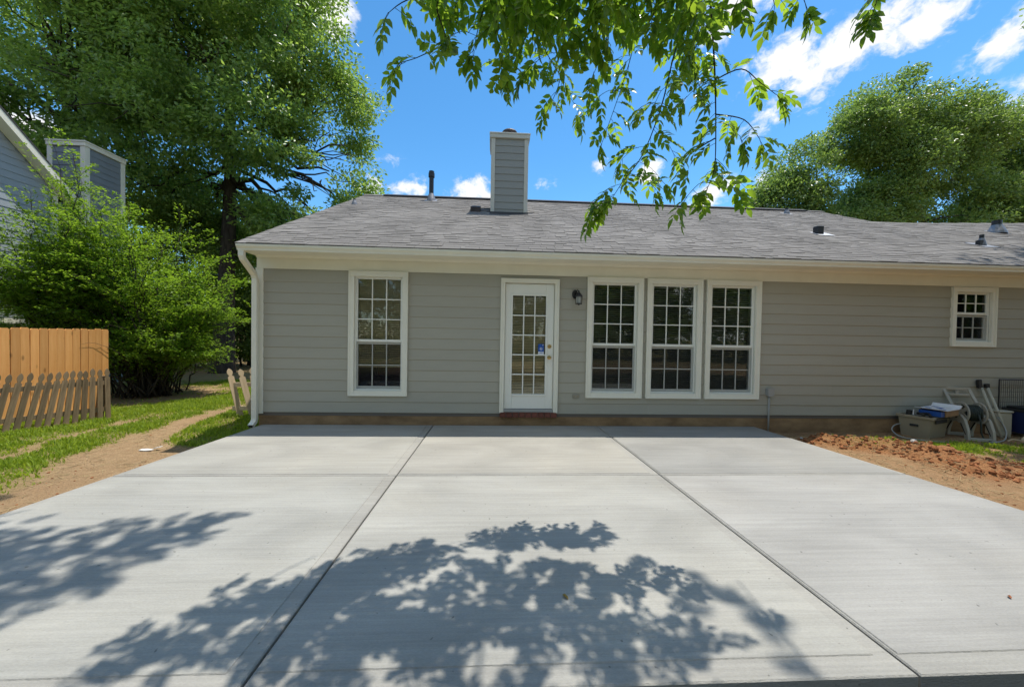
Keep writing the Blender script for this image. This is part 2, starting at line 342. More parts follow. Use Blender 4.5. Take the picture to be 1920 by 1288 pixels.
def np_mesh(name, V, F, mats, nper, smooth=False):
    me = bpy.data.meshes.new(name); nf = len(F)
    me.vertices.add(len(V)); me.vertices.foreach_set('co', np.ascontiguousarray(V, dtype=np.float32).ravel())
    me.loops.add(nf*nper); me.loops.foreach_set('vertex_index', np.ascontiguousarray(F, dtype=np.int32).ravel())
    me.polygons.add(nf); me.polygons.foreach_set('loop_start', np.arange(nf, dtype=np.int32)*nper); me.polygons.foreach_set('loop_total', np.full(nf, nper, dtype=np.int32))
    for m in (mats if isinstance(mats, (list, tuple)) else [mats]): me.materials.append(m)
    me.update(calc_edges=True)
    if smooth: me.polygons.foreach_set('use_smooth', [True]*nf)
    return me
def unit(a): return a/np.maximum(np.linalg.norm(a, axis=-1, keepdims=True), 1e-9)
def leaf_mesh(name, P, A, Nn, L, Wd, m):
    # kite-shaped leaves folded a little along the midrib: base, left, tip, right
    A = unit(A); B = unit(np.cross(Nn, A)); U = np.cross(A, B); L = L[:, None]; Wd = Wd[:, None]
    V = np.stack([P, P+A*L*.45+B*Wd*.5+U*Wd*.12, P+A*L-U*L*.08, P+A*L*.45-B*Wd*.5+U*Wd*.12], 1).reshape(-1, 3)
    F = np.arange(len(P)*4).reshape(-1, 4)
    F = np.concatenate([F[:, [0, 2, 1]], F[:, [0, 3, 2]]], 0)
    return np_mesh(name, V, F, m, 3)
def sm(a, b, x): t = np.clip((x-a)/(b-a), 0, 1); return t*t*(3-2*t)
_tab = np.random.default_rng(3).random((64, 64))
def vnoise(x, y):
    xi = np.floor(x).astype(int); yi = np.floor(y).astype(int); fx = x-xi; fy = y-yi; fx = fx*fx*(3-2*fx); fy = fy*fy*(3-2*fy)
    g = lambda a, b: _tab[a % 64, b % 64]
    return (g(xi, yi)*(1-fx)+g(xi+1, yi)*fx)*(1-fy)+(g(xi, yi+1)*(1-fx)+g(xi+1, yi+1)*fx)*fy
def fbm(x, y, o=4):
    s = 0; a = .5
    for i in range(o): s = s+a*vnoise(x*2**i+i*17.3, y*2**i+i*9.1); a *= .5
    return s

# ---------------------------------------------------------------- ground
PSL = .024                                    # the slab climbs 2.4 cm per metre away from the house
def slab_z(y): return -PSL*y
DN = np.array([(-6.0, -3), (-6.17, -1.05), (-6.38, -.34), (-6.41, .23), (-6.57, 1.25), (-6.9, 2.6), (-7.3, 9)])   # x along narrow rut
DU = np.array([(-4.5, -3), (-5.0, -1.84), (-5.43, -.97), (-5.56, -.33), (-5.75, 1.11), (-5.68, 2.5), (-5.6, 4.5)])
DLo = np.array([(-3.5, -3), (-3.5, -.75), (-4.55, -.5), (-4.98, .01), (-5.24, .96), (-5.35, 2.0), (-5.5, 4.5)])
def ix(T, y): return np.interp(y, T[:, 1], T[:, 0])
def masks(x, y):
    n = (fbm(x*1.7, y*1.7)-.47)*1.2; n2 = (fbm(x*6+5, y*6)-.47)*1.3
    w = n*.5+n2*.45
    left = sm(-3.4, -3.6, x)
    wide = sm(.10, -.14, (ix(DU, y)+w*.6-x))*sm(.10, -.10, (x-ix(DLo, y)+w*.5))*sm(4.6, 3.0, y)
    nar = sm(.24, .02, np.abs(x-ix(DN, y)+w*.4))*sm(2.2, .8, y)*.85
    thin = .55*sm(.42, .6, fbm(x*3.3+9, y*3.3))
    gl = left*(1-np.maximum(wide, nar))*(1-thin)
    under = sm(5.5, 8.5, y+n*3)*.75
    shr = sm(1.9, .9, np.hypot((x+8.8)/1.15, (y-4.0)/1.5)+w)*.9
    gl = gl*(1-under)*(1-shr)
    right = sm(4.5, 4.7, x)
    gr = right*(np.exp(-(((x-6.7)/1.0)**2+((y+.88)/.22)**2))*1.25+np.exp(-(((x-8.0)/1.0)**2+((y+1.3)/.5)**2))*.55)*sm(.35, .6, fbm(x*3, y*3+4)+.12)
    gr = np.clip(gr, 0, .8)
    far = sm(14, 20, np.abs(y))*.6
    g = np.clip(np.maximum(gl+gr, far), 0, 1)
    clay = sm(-3, 4, x)*sm(14, 8, np.abs(y))*(.30+.85*sm(.01, .07, mound(x, y)))
    return g, clay
def mound(x, y):
    m = np.zeros_like(x)
    for cx, cy, rx, ry, h in ((5.05, -.72, .38, .22, .13), (5.6, -.95, .5, .25, .15), (5.95, -1.35, .35, .32, .13), (5.85, -1.85, .45, .4, .10), (6.6, -1.9, .7, .4, .05)):
        m = m+h*np.exp(-(((x-cx)/rx)**2+((y-cy)/ry)**2))
    return m
def ground_z(x, y):
    z = -.19+.09*sm(-3, 4.6, x) - .03*sm(1, 6, y)*sm(0, -5, x) + .10*sm(-2.2, -4.6, y)
    g, c = masks(x, y)
    z = z+(fbm(x*1.1, y*1.1)-.47)*.05+(fbm(x*7, y*7)-.47)*.028*(1-g*.4)-.02*(1-g)*sm(-3.5, -4, x)
    mo = mound(x, y)
    z = z+mo*(1+1.1*(fbm(x*9, y*9)-.47))+ sm(.01, .06, mo)*((fbm(x*21, y*21)-.47)*.05+(fbm(x*55, y*55, 2)-.37)*.03)
    z = np.where((y < -4.66) & (y > -8), .035+(fbm(x*5, y*5)-.47)*.03, z)
    pad = ((x > -3.58) & (x < 4.42) & (y > -4.63) & (y < 12)) | ((x > -3.5) & (y > .2) & (y < 10))
    return np.where(pad, -.3, z)
gx = np.concatenate([[-320, -160, -90, -50, -30, -20, -15], np.arange(-12, -3.6, .06), np.arange(-3.58, 4.4, .5), np.arange(4.43, 9.6, .045), [10, 11, 12, 14, 18, 25, 40, 70, 150, 320]])
gy = np.concatenate([[-320, -160, -80, -40, -20, -12, -8], np.arange(-6, 3.0, .05), np.arange(3, 12, .15), [12.5, 14, 17, 22, 30, 45, 80, 160, 320]])
GX, GY = np.meshgrid(gx, gy, indexing='ij'); GZ = ground_z(GX, GY); g_, c_ = masks(GX, GY)
nx, ny = GX.shape; idx = np.arange(nx*ny).reshape(nx, ny)
F = np.stack([idx[:-1, :-1], idx[1:, :-1], idx[1:, 1:], idx[:-1, 1:]], -1).reshape(-1, 4)
def ground_mat():
    m = bpy.data.materials.new('soil_and_turf'); m.use_nodes = True; nt = m.node_tree; N = nt.nodes.new; L = nt.links.new
    b = nt.nodes['Principled BSDF']; b.inputs['Roughness'].default_value = .95; b.inputs['Specular IOR Level'].default_value = .12
    tc = N('ShaderNodeTexCoord')
    def noise(s, d=6, st=(1, 1, 1)):
        mp = N('ShaderNodeMapping'); mp.inputs['Scale'].default_value = st; L(tc.outputs['Object'], mp.inputs[0])
        n = N('ShaderNodeTexNoise'); n.inputs['Scale'].default_value = s; n.inputs['Detail'].default_value = d; n.inputs['Roughness'].default_value = .65; L(mp.outputs[0], n.inputs['Vector'])
        r = N('ShaderNodeMapRange'); r.inputs['From Min'].default_value = .3; r.inputs['From Max'].default_value = .7; L(n.outputs[0], r.inputs['Value']); return r.outputs[0]
    def mix(f, a, c):
        n = N('ShaderNodeMix'); n.data_type = 'RGBA'
        if hasattr(f, 'is_output'): L(f, n.inputs['Factor'])
        else: n.inputs['Factor'].default_value = f
        for k, v in (('A', a), ('B', c)):
            if hasattr(v, 'is_output'): L(v, n.inputs[k])
            else: n.inputs[k].default_value = (*v, 1)
        return n.outputs['Result']
    at = N('ShaderNodeAttribute'); at.attribute_name = 'cover'; sp = N('ShaderNodeSeparateColor'); L(at.outputs['Color'], sp.inputs[0])
    tan_ = mix(noise(9), (.36, .235, .12), (.60, .42, .24))
    tan_ = mix(noise(1.3, 4), tan_, (.44, .285, .155))
    clay = mix(noise(7), (.33, .115, .040), (.52, .255, .11))
    clay = mix(noise(1.5, 4), clay, (.45, .24, .11))
    soil = mix(sp.outputs[1], tan_, clay)
    turf = mix(noise(14), (.12, .16, .028), (.28, .26, .075))
    soil = mix(noise(70, 4), mix(.32, soil, (.05, .03, .018)), soil); col = mix(sp.outputs[2], mix(sp.outputs[0], soil, turf), mix(noise(30), (.012, .010, .008), (.04, .03, .022))); L(col, b.inputs['Base Color'])  # third channel: near-black mulch, shade put into its colour
    bu = N('ShaderNodeBump'); bu.inputs['Distance'].default_value = .02; L(noise(38, 8), bu.inputs['Height']); L(bu.outputs[0], b.inputs['Normal'])
    return m
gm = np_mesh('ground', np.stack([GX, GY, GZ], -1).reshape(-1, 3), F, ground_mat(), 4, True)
ca = gm.color_attributes.new('cover', 'FLOAT_COLOR', 'POINT')
cc = np.zeros((nx*ny, 4), np.float32); cc[:, 0] = g_.ravel(); cc[:, 1] = c_.ravel(); cc[:, 2] = ((GY < -4.6) & (GY > -9) & (np.abs(GX) < 9)).ravel(); cc[:, 3] = 1; ca.data.foreach_set('color', cc.ravel())  # third channel marks the strip before the patio painted as shaded ground
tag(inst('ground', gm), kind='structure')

# ---------------------------------------------------------------- concrete patio: six slabs and their trowelled joints
patio = tag(inst('patio', None, None, (0, 0, 0)), kind='structure')
JX = [-3.60, -.927, 1.748, 4.44]; JY = [-.004, -2.333, -4.664]
tints = [[(.35, .338, .30), (.352, .335, .293), (.298, .29, .265)], [(.345, .337, .303), (.352, .341, .305), (.34, .328, .30)]]
RIM = concrete('trowelled_concrete', (.335, .322, .288))
for j in range(2):
    for i in range(3):
        b = MB(); g = .0065
        x0, x1, y1, y0 = JX[i]+(g if i else 0), JX[i+1]-(g if i < 2 else 0), JY[j]-(g if j else 0), JY[j+1]+(g if j == 0 else 0)
        wl = .035 if i == 0 else .012; wr = .085 if i < 2 else .05
        ins = (x0+(.075 if i == 0 else wl), x1-wr, y0+(.10 if j == 1 else .03), y1-(.03 if j == 1 else .04))
        ring = lambda a, b_, c, d, z: [(a, c, slab_z(c)+z), (b_, c, slab_z(c)+z), (b_, d, slab_z(d)+z), (a, d, slab_z(d)+z)]
        r_ = .006
        vs = ring(x0, x1, y0, y1, -.22) + ring(x0, x1, y0, y1, -.004-r_) + ring(x0+r_, x1-r_, y0+r_, y1-r_, -.004) + ring(ins[0], ins[1], ins[2], ins[3], -.004) + ring(ins[0]+.004, ins[1]-.004, ins[2]+.004, ins[3]-.004, 0.0014)
        fs = [(3, 2, 1, 0)]; mi = [0]
        for k in range(4):
            for q in range(4): fs.append((k*4+q, k*4+(q+1) % 4, (k+1)*4+(q+1) % 4, (k+1)*4+q)); mi.append(1)
        fs.append((16, 17, 18, 19)); mi.append(0)
        o = len(b.v); b.v += vs; b.f += fs; b.m += mi
        b.build('concrete_slab', [concrete('broomed_concrete', tints[j][i]), RIM], patio)

# ---------------------------------------------------------------- the house
HX0, HX1 = -3.68, 17.5
EY, EZ = -.45, 2.725
def roof_z(y): return EZ+.5*(y-EY)
RY = 4.95; RZ = roof_z(RY); GXL, GXR = -3.72, 10.0     # main gable ends
house = thing('grey_house', (6, 4.5, -.1), 'long low grey clapboard house with white windows behind the concrete patio', 'house')
wins = [(-2.268, -1.350, .467, 2.439), (1.541, 2.469, .467, 2.439), (2.541, 3.472, .467, 2.439), (3.545, 4.480, .467, 2.439), (7.901, 8.718, 1.409, 2.432)]
door_r = (.133, 1.074, .217, 2.382)
opens = [(a+.03, b-.03, c+.03, d-.03) for a, b, c, d in wins] + [(door_r[0]+.02, door_r[1]-.02, .12, door_r[3]-.02)]
ZS0, ZS1 = .19, 2.45
def clip_rows(x0, x1, z0, z1):
    xs = sorted(set([x0, x1]+[v for o in opens for v in (o[0], o[1]) if x0 < v < x1]))
    segs = []
    for a, b in zip(xs[:-1], xs[1:]):
        m = (a+b)/2; zz = [(z0, z1)]
        for o in opens:
            if o[0] < m < o[1]:
                nz = []
                for p, q in zz:
                    if o[3] <= p or o[2] >= q: nz.append((p, q)); continue
                    if o[2] > p: nz.append((p, o[2]))
                    if o[3] < q: nz.append((o[3], q))
                zz = nz
        segs.append((a, b, zz))
    out = []
    for a, b, zz in segs:
        for p, q in zz:
            if out and abs(out[-1][1]-a) < 1e-6 and abs(out[-1][2]-p) < 1e-6 and abs(out[-1][3]-q) < 1e-6: out[-1][1] = b
            else:
                hit = [t for t in out if abs(t[1]-a) < 1e-6 and abs(t[2]-p) < 1e-6 and abs(t[3]-q) < 1e-6]
                if hit: hit[0][1] = b
                else: out.append([a, b, p, q])
    return [t for t in out if t[3]-t[2] > .012 and t[1]-t[0] > .01]
wall = MB()
for a, b, p, q in clip_rows(HX0, HX1, .14, 2.75): wall.box(a, b, .004, .11, p, q)
wo = wall.build('wall_panel', MT['room'], house)
EXPO = .171
rows = [(ZS0+EXPO*k, ZS0+EXPO*(k+1)) for k in range(12)] + [(ZS0+EXPO*12, ZS1)]
for z0, z1 in rows:
    cuts = []
    for a, b, p, q in clip_rows(-3.585, HX1, z0, z1):
        if b-a > 3.7:
            xc = a; st_l = random.uniform(1.2, 3.4)
            while b-xc > 4.2: cuts.append((xc, xc+st_l-.0008, p, q)); xc += st_l+.0008; st_l = 3.658
            cuts.append((xc, b, p, q))
        else: cuts.append((a, b, p, q))
    for a, b, p, q in cuts:
        bw = MB(); t0 = -.0170+.0120*(p-z0)/EXPO; t1 = -.0170+.0120*min(1, (q-z0)/EXPO)
        bw.prism([(t0+.007, p), (t0, p+.008), (t1, q+ .002), (.002, q+.002), (.002, p+.001)], 'x', a, b)
        bw.build('siding_board', MT['siding'], house)
    # butt joints in the long plain runs are hidden by paint; none are built
fb = MB(); fb.box(HX0+.02, HX1, .012, .10, -.4, .188); fb.build('foundation', MT['found'], house)
b = MB(); b.box(HX0, -3.583, -.022, .0035, .17, 2.45, bev=.003); b.box(HX0-.022, HX0-.001, -.022, .09, .17, 2.45, bev=.003); b.build('corner_trim', MT['white'], house)
b = MB(); b.box(HX0, HX1, -.028, -.0145, 2.442, 2.605, bev=.003); b.build('frieze_board', MT['cream'], house)
b = MB(); b.prism([(-.0145, 2.606), (-.034, 2.606), (-.036, 2.615), (-.062, 2.634), (-.066, 2.6425), (-.0145, 2.6425)], 'x', HX0, HX1); b.build('crown_moulding', MT['cream'], house)
b = MB(); b.box(GXL, HX1, -.335, .10, 2.643, 2.656); b.build('soffit', MT['cream'], house)
b = MB(); b.box(GXL+.002, HX1, -.352, -.336, 2.635, 2.735); b.build('fascia', MT['cream'], house)
gut = MB(); gut.prism([(-.353, 2.632), (-.42, 2.632), (-.424, 2.640), (-.424, 2.655), (-.448, 2.690), (-.452, 2.718), (-.440, 2.7225), (-.436, 2.717), (-.436, 2.69), (-.412, 2.655), (-.410, 2.638), (-.361, 2.638), (-.361, 2.712), (-.353, 2.712)], 'x', GXL+.004, HX1)
gut.prism([(-.354, 2.633), (-.42, 2.633), (-.424, 2.642), (-.424, 2.656), (-.447, 2.690), (-.450, 2.716), (-.354, 2.714)], 'x', GXL, GXL+.0035)
gut.box(4.02, 4.045, -.4545, -.449, 2.69, 2.722); gut.build('gutter', MT['cream'], house)
# downspout: outlet, two elbows, leader, kick-out
ds = MB()
dp = [(-3.665, -.395, 2.632), (-3.665, -.395, 2.56), (-3.665, -.37, 2.515), (-3.665, -.12, 2.335), (-3.665, -.085, 2.27), (-3.665, -.083, .10), (-3.667, -.10, .055), (-3.67, -.17, .005)]
def rect_tube(bm, pts, w, d, mi=0):
    pts = [Vector(p) for p in pts]; vs = []; k = len(pts)
    for i, p in enumerate(pts):
        a = pts[max(i-1, 0)]; c = pts[min(i+1, k-1)]; t = (c-a).normalized(); x = Vector((1, 0, 0)); y = t.cross(x).normalized()
        for sx, sy in ((-1, -1), (-1, 1), (1, 1), (1, -1)): vs.append(p+x*sx*w/2+y*sy*d/2)
    fs = [(i*4+j, i*4+(j+1) % 4, (i+1)*4+(j+1) % 4, (i+1)*4+j) for i in range(k-1) for j in range(4)] + [(3, 2, 1, 0)]
    bm.add(vs, fs, mi)
rect_tube(ds, dp, .076, .055); ds.box(-3.708, -3.622, -.114, -.052, 2.20, 2.212); ds.box(-3.708, -3.622, -.114, -.052, .40, .425)
d_o = ds.build('downspout', MT['white'], house)
b = MB(); b.box(-3.70, -3.64, -.176, -.1745, -.015, .02); b.build('spout_mouth', MT['darkhole'], d_o)  # flat dark plate, shade of the open end put into its colour
# closed shell: gable wall, back wall, floor, ceiling, partition
b = MB(); b.prism([(.112, -.3), (9.8, -.3), (9.8, 2.72), (RY, RZ-.1), (.112, 2.72)], 'x', HX0, HX0+.11); b.build('gable_wall', MT['siding'], house)
b = MB(); b.box(HX0+.111, HX1, 9.7, 9.8, -.3, 2.72); b.box(HX1-.1, HX1, .112, 9.69, -.3, 2.72); b.build('rear_wall', MT['siding'], house)
b = MB(); b.box(HX0+.112, HX1-.11, .112, 9.69, .10, .16); b.build('floor', MT['roomfloor'], house)
b = MB(); b.box(HX0+.112, HX1-.11, .112, 9.69, 2.60, 2.66); b.box(HX0+.112, HX1-.11, 4.2, 4.3, .162, 2.598); b.box(-.35, -.25, .112, 4.198, .162, 2.598); b.box(5.5, 5.6, .112, 4.198, .162, 2.598); b.build('room_walls', MT['room'], house)
se = thing('draped_seat', (-1.8, .9, .16), 'dark red draped seat glimpsed low behind the panes of the left window', 'seat')
b = MB(); b.box(-2.15, -1.40, .45, 1.2, .16, .62, bev=.06); b.build('cushion', MT['redcloth'], se)
b = MB(); b.box(-2.15, -1.40, 1.05, 1.25, .62, .95, bev=.06); b.build('backrest', MT['redcloth'], se)
# ---- roof
roof = MB(); T = .03
def slope(bm, x0, x1, ya, za, yb, zb, t=T): bm.prism([(ya, za), (yb, zb), (yb, zb-t), (ya, za-t)], 'x', x0, x1)
slope(roof, GXL, GXR, -.43, roof_z(-.43), RY, RZ); slope(roof, GXL, GXR, RY+.001, RZ, 10.4, RZ-.5*(10.4-RY))
WY0, WY1, WX1 = 3.226, 4.4, 17.6                        # wing top edge, drifting back to the right as seen
def wing_y(x): return WY0+(WY1-WY0)*(x-GXR)/(WX1-GXR)
o = len(roof.v)
def quad_slab(bm, pts, t):
    n = len(pts); vs = [Vector(p) for p in pts]+[Vector((p[0], p[1], p[2]-t)) for p in pts]
    bm.add(vs, [tuple(range(n)), tuple(range(2*n-1, n-1, -1))]+[(i, n+i, n+(i+1) % n, (i+1) % n) for i in range(n)])
quad_slab(roof, [(GXR+.001, -.43, roof_z(-.43)), (WX1, -.43, roof_z(-.43)), (WX1, WY1, roof_z(WY1)), (GXR+.001, WY0, roof_z(WY0))], T)
quad_slab(roof, [(GXR+.001, WY0+.001, roof_z(WY0)), (WX1, WY1+.001, roof_z(WY1)), (WX1, 9.2, 2.7), (GXR+.001, 9.2, 2.7)], T)
roof.prism([(3.0, roof_z(2.9)), (RY, RZ-.04), (9.6, RZ-.5*(9.6-RY)-.04), (9.6, 2.7), (3.2, 2.7)], 'x', GXR-.1, GXR-.002)
ro = roof.build('roof', MT['deck'], house)
b = MB(); b.prism([(-.43, roof_z(-.43)-.031), (RY, RZ-.031), (10.4, RZ-.5*(10.4-RY)-.031), (10.4, RZ-.5*(10.4-RY)-.16), (RY, RZ-.16), (-.345, roof_z(-.43)-.10)], 'x', GXL-.002, GXL+.02); b.build('rake_board', MT['cream'], ro)
b = MB(); b.prism([(RY-.17, RZ-.05), (RY-.17, RZ-.025), (RY, RZ+.06), (RY+.17, RZ-.025), (RY+.17, RZ-.05)], 'x', -3.15, 9.42); b.build('ridge_vent', MT['ridge'], ro)
b = MB()
x = GXL
while x < GXR-.05:
    w_ = min(.25, GXR-x); 
    if not (-3.15 < x < 9.42): b.prism([(RY-.16, RZ-.06), (RY-.16, RZ-.045), (RY, RZ+.036), (RY+.16, RZ-.045), (RY+.16, RZ-.06)], 'x', x, x+w_-.004)
    x += w_
b.build('ridge_cap', MT['shingle'], ro)
SHE = .132; CA, SA = math.cos(math.atan(.5)), math.sin(math.atan(.5))
def sh_verts(x0, x1, s0, h0, ln):
    # on the slope: s along the slope from the eave, h normal to it
    def P(x, s, h): return (x, -.445+s*CA-h*SA, roof_z(-.445)+s*SA+h*CA)
    return [P(x0, s0, .001), P(x1, s0, .001), P(x1, s0, h0), P(x0, s0, h0), P(x1, s0+ln, .0015), P(x0, s0+ln, .0015)]
SHF = [(0, 1, 2, 3), (3, 2, 4, 5), (0, 3, 5), (1, 4, 2)]
SL_tot = (RY+.445)/CA
ncourse = int(SL_tot/SHE)
chim = (-.09, .766, 2.69, 3.45)
stuffV = []; nind = 0; shapes = {}
for k in range(ncourse):
    s0 = k*SHE; yk = -.445+s0*CA; x = GXL-.01-random.random()*.2
    xr = GXR if yk > WY0 else None
    while True:
        lim = GXR if yk > WY0 else WX1
        if yk > WY0 and yk < WY1: lim = WX1
        w_ = random.choice((.14, .18, .22, .28, .34)); x1 = x+w_
        xa = max(x, GXL-.012); xb = min(x1-.005, lim)
        ok = xb-xa > .03
        if ok and WY0 < yk: 
            if (xa+xb)/2 > GXR and wing_y((xa+xb)/2) < yk+.12: ok = False
        yend = yk+.27*CA
        if ok and (xb > chim[0] and xa < chim[1]) and (yend > chim[2]-.02 and yk < chim[3]): ok = yend < chim[2]+.12
        if ok:
            h0 = random.choice((.009, .011, .013, .016)); ln = min(.28, SL_tot-s0)
            v = sh_verts(xa, xb, s0, h0, ln)
            if nind < 298 and xb < 9.6 and xa >= GXL:
                key = (round(xb-xa, 2), h0)
                if key not in shapes:
                    me = bpy.data.meshes.new('shingle'); v0 = Vector(v[0]); me.from_pydata([Vector(p)-v0 for p in v], [], SHF); me.materials.append(MT['shingle']); me.update(); shapes[key] = me
                inst('shingle', shapes[key], ro, v[0]); nind += 1
            else: stuffV.append(v)
        x = x1
        if x > lim: break
V = np.array(stuffV).reshape(-1, 3); n_ = len(stuffV)
mb = MB(); base_f = []
me = bpy.data.meshes.new('shingle_courses'); fl = []
for i in range(n_): fl += [tuple(i*6+q for q in f) for f in SHF]
me.from_pydata(V.tolist(), [], fl); me.materials.append(MT['shingle']); me.update()
tag(inst('shingle_courses', me, ro, (0, 0, 0)), kind='stuff')
# ---- roof penetrations
def vent(x, y, r, h, mname='black', fl=.10, boot=True, flmat='lead', cap=False):
    z = roof_z(y); b = MB()
    prof = [(r, -.1), (r, h)]
    if cap: prof = [(r, -.1), (r, h*.80), (r*1.35, h*.80), (r*1.35, h*.93), (r*1.15, h*.93), (r*1.15, h), (r*.7, h)]
    b.lathe(prof, 14, T=Matrix.Translation((x, y, z))); o = b.build('vent_pipe', MT[mname], ro, smooth=False)
    b = MB(); Rm = Matrix.Translation((x, y, z+.018)) @ Matrix.Rotation(math.atan(.5), 4, 'X')
    b.box(-fl, fl, -fl*1.25, fl*1.1, -.004, .002, T=Rm)
    if boot: b.lathe([(r*2.1, -.03), (r*1.9, .035), (r*1.08, .15*min(1, h/.3)+.04)], 14, T=Matrix.Translation((x, y, z)))
    b.build('pipe_flashing', MT[flmat], ro)
vent(-1.73, 4.34, .062, .80, cap=True, fl=.16)
vent(-3.40, 3.27, .03, .14, fl=.06)
vent(8.34, 4.24, .04, .17, fl=.12)
vent(12.2, 2.43, .085, .30, fl=.15)
vent(9.76, .95, .035, .22, fl=.16)
b = MB(); b.box(6.79, 6.93, 1.47, 1.60, roof_z(1.53)-.05, roof_z(1.53)+.17, bev=.008); o = b.build('exhaust_vent', MT['black'], ro)
b = MB(); b.box(-.12, .22, -.15, .14, 0, .004, T=Matrix.Translation((6.86, 1.5, roof_z(1.5)+.02)) @ Matrix.Rotation(math.atan(.5), 4, 'X')); b.build('vent_flashing', mat('bare_aluminium', (.62, .62, .63), .4, .5, metal=.6), o)
b = MB(); b.prism([(2.80, roof_z(2.80)), (2.80, roof_z(2.8)+.13), (3.1, roof_z(3.1)+.10), (3.1, roof_z(3.1))], 'x', -.56, -.33); b.build('box_vent', MT['rust'], ro)
b = MB(); b.box(9.66, 9.74, .9, .98, roof_z(.94)-.02, roof_z(.94)+.11, bev=.006); b.build('vent_cap', MT['black'], ro)
# ---- chimney
cx0, cx1, cy0, cy1 = chim
b = MB(); b.box(cx0+.02, cx1-.02, cy0+.012, cy1-.02, 3.4, 6.02); ch = b.build('chimney', MT['chimside'], house)
zb = roof_z(cy0)-.05; nrow = 11; e_ = (6.03-zb)/nrow
for k in range(nrow):
    z0 = zb+k*e_; b = MB(); b.prism([(cy0-.010, z0), (cy0+.001, z0+e_+.002), (cy0+.012, z0+e_+.002), (cy0+.012, z0+.001)], 'x', cx0+.09, cx1-.09); b.build('siding_board', MT['chimside'], ch)
    for xs, sg in ((cx0, -1), (cx1, 1)):
        b = MB(); b.prism([(xs+sg*-.018, z0), (xs+sg*.0, z0), (xs-sg*.008, z0+e_), (xs-sg*.018, z0+e_)], 'y', cy0+.09, cy1); b.build('side_board', MT['chimside'], ch)
for xa, xb in ((cx0-.004, cx0+.089), (cx1-.089, cx1+.004)):
    b = MB(); b.box(xa, xb, cy0-.022, cy0+.011, zb-.03, 6.03, bev=.003); b.build('corner_trim', MT['chimtrim'], ch)
b = MB(); b.box(cx0-.035, cx1+.035, cy0-.05, cy1+.05, 6.031, 6.115, bev=.004); b.box(cx0-.045, cx1+.045, cy0-.06, cy1+.06, 6.116, 6.15, bev=.004); b.build('chimney_cap', MT['chimtrim'], ch)
b = MB(); b.lathe([(.155, 6.14), (.155, 6.27), (.18, 6.275), (.19, 6.36), (.17, 6.39), (.12, 6.40)], 20, T=Matrix.Translation((.34, 3.07, 0))); b.build('flue_pipe', MT['rust'], ch, smooth=False)
b = MB(); b.prism([(cy0-.09, roof_z(cy0-.09)+.012), (cy0-.024, roof_z(cy0-.024)+.012), (cy0-.024, roof_z(cy0-.02)+.05), (cy0-.028, roof_z(cy0-.02)+.05), (cy0-.035, roof_z(cy0-.03)+.020), (cy0-.09, roof_z(cy0-.09)+.016)], 'x', cx0-.02, cx1+.02); b.build('chimney_flashing', MT['deck'], ch)

# ---- windows
def casing(bm, x0, x1, z0, z1, w, y=-.042, head=None, sill=True):
    zb = z0+w if sill else z0
    bm.box(x0, x0+w, y, .003, z0, z1-w-.0005, bev=.004); bm.box(x1-w, x1, y, .003, z0, z1-w-.0005, bev=.004)
    bm.box(x0, x1, y-.001, .003, z1-w, z1, bev=.004)
    if sill: bm.box(x0+w+.0005, x1-w-.0005, y+.001, .003, z0, z0+w, bev=.004)
    # raised back band round the outside
    k = .020
    bm.box(x0-.004, x0+k, y-.010, y+.002, z0-.004, z1+.002, bev=.003); bm.box(x1-k, x1+.004, y-.010, y+.002, z0-.004, z1+.002, bev=.003)
    bm.box(x0+k+.0005, x1-k-.0005, y-.010, y+.002, z1-k, z1+.002, bev=.003)
    if sill: bm.box(x0+k+.0005, x1-k-.0005, y-.010, y+.002, z0-.004, z0+k, bev=.003)
BM = {'tan': MT['blind'], 'dark': MT['blind_dimmed']}
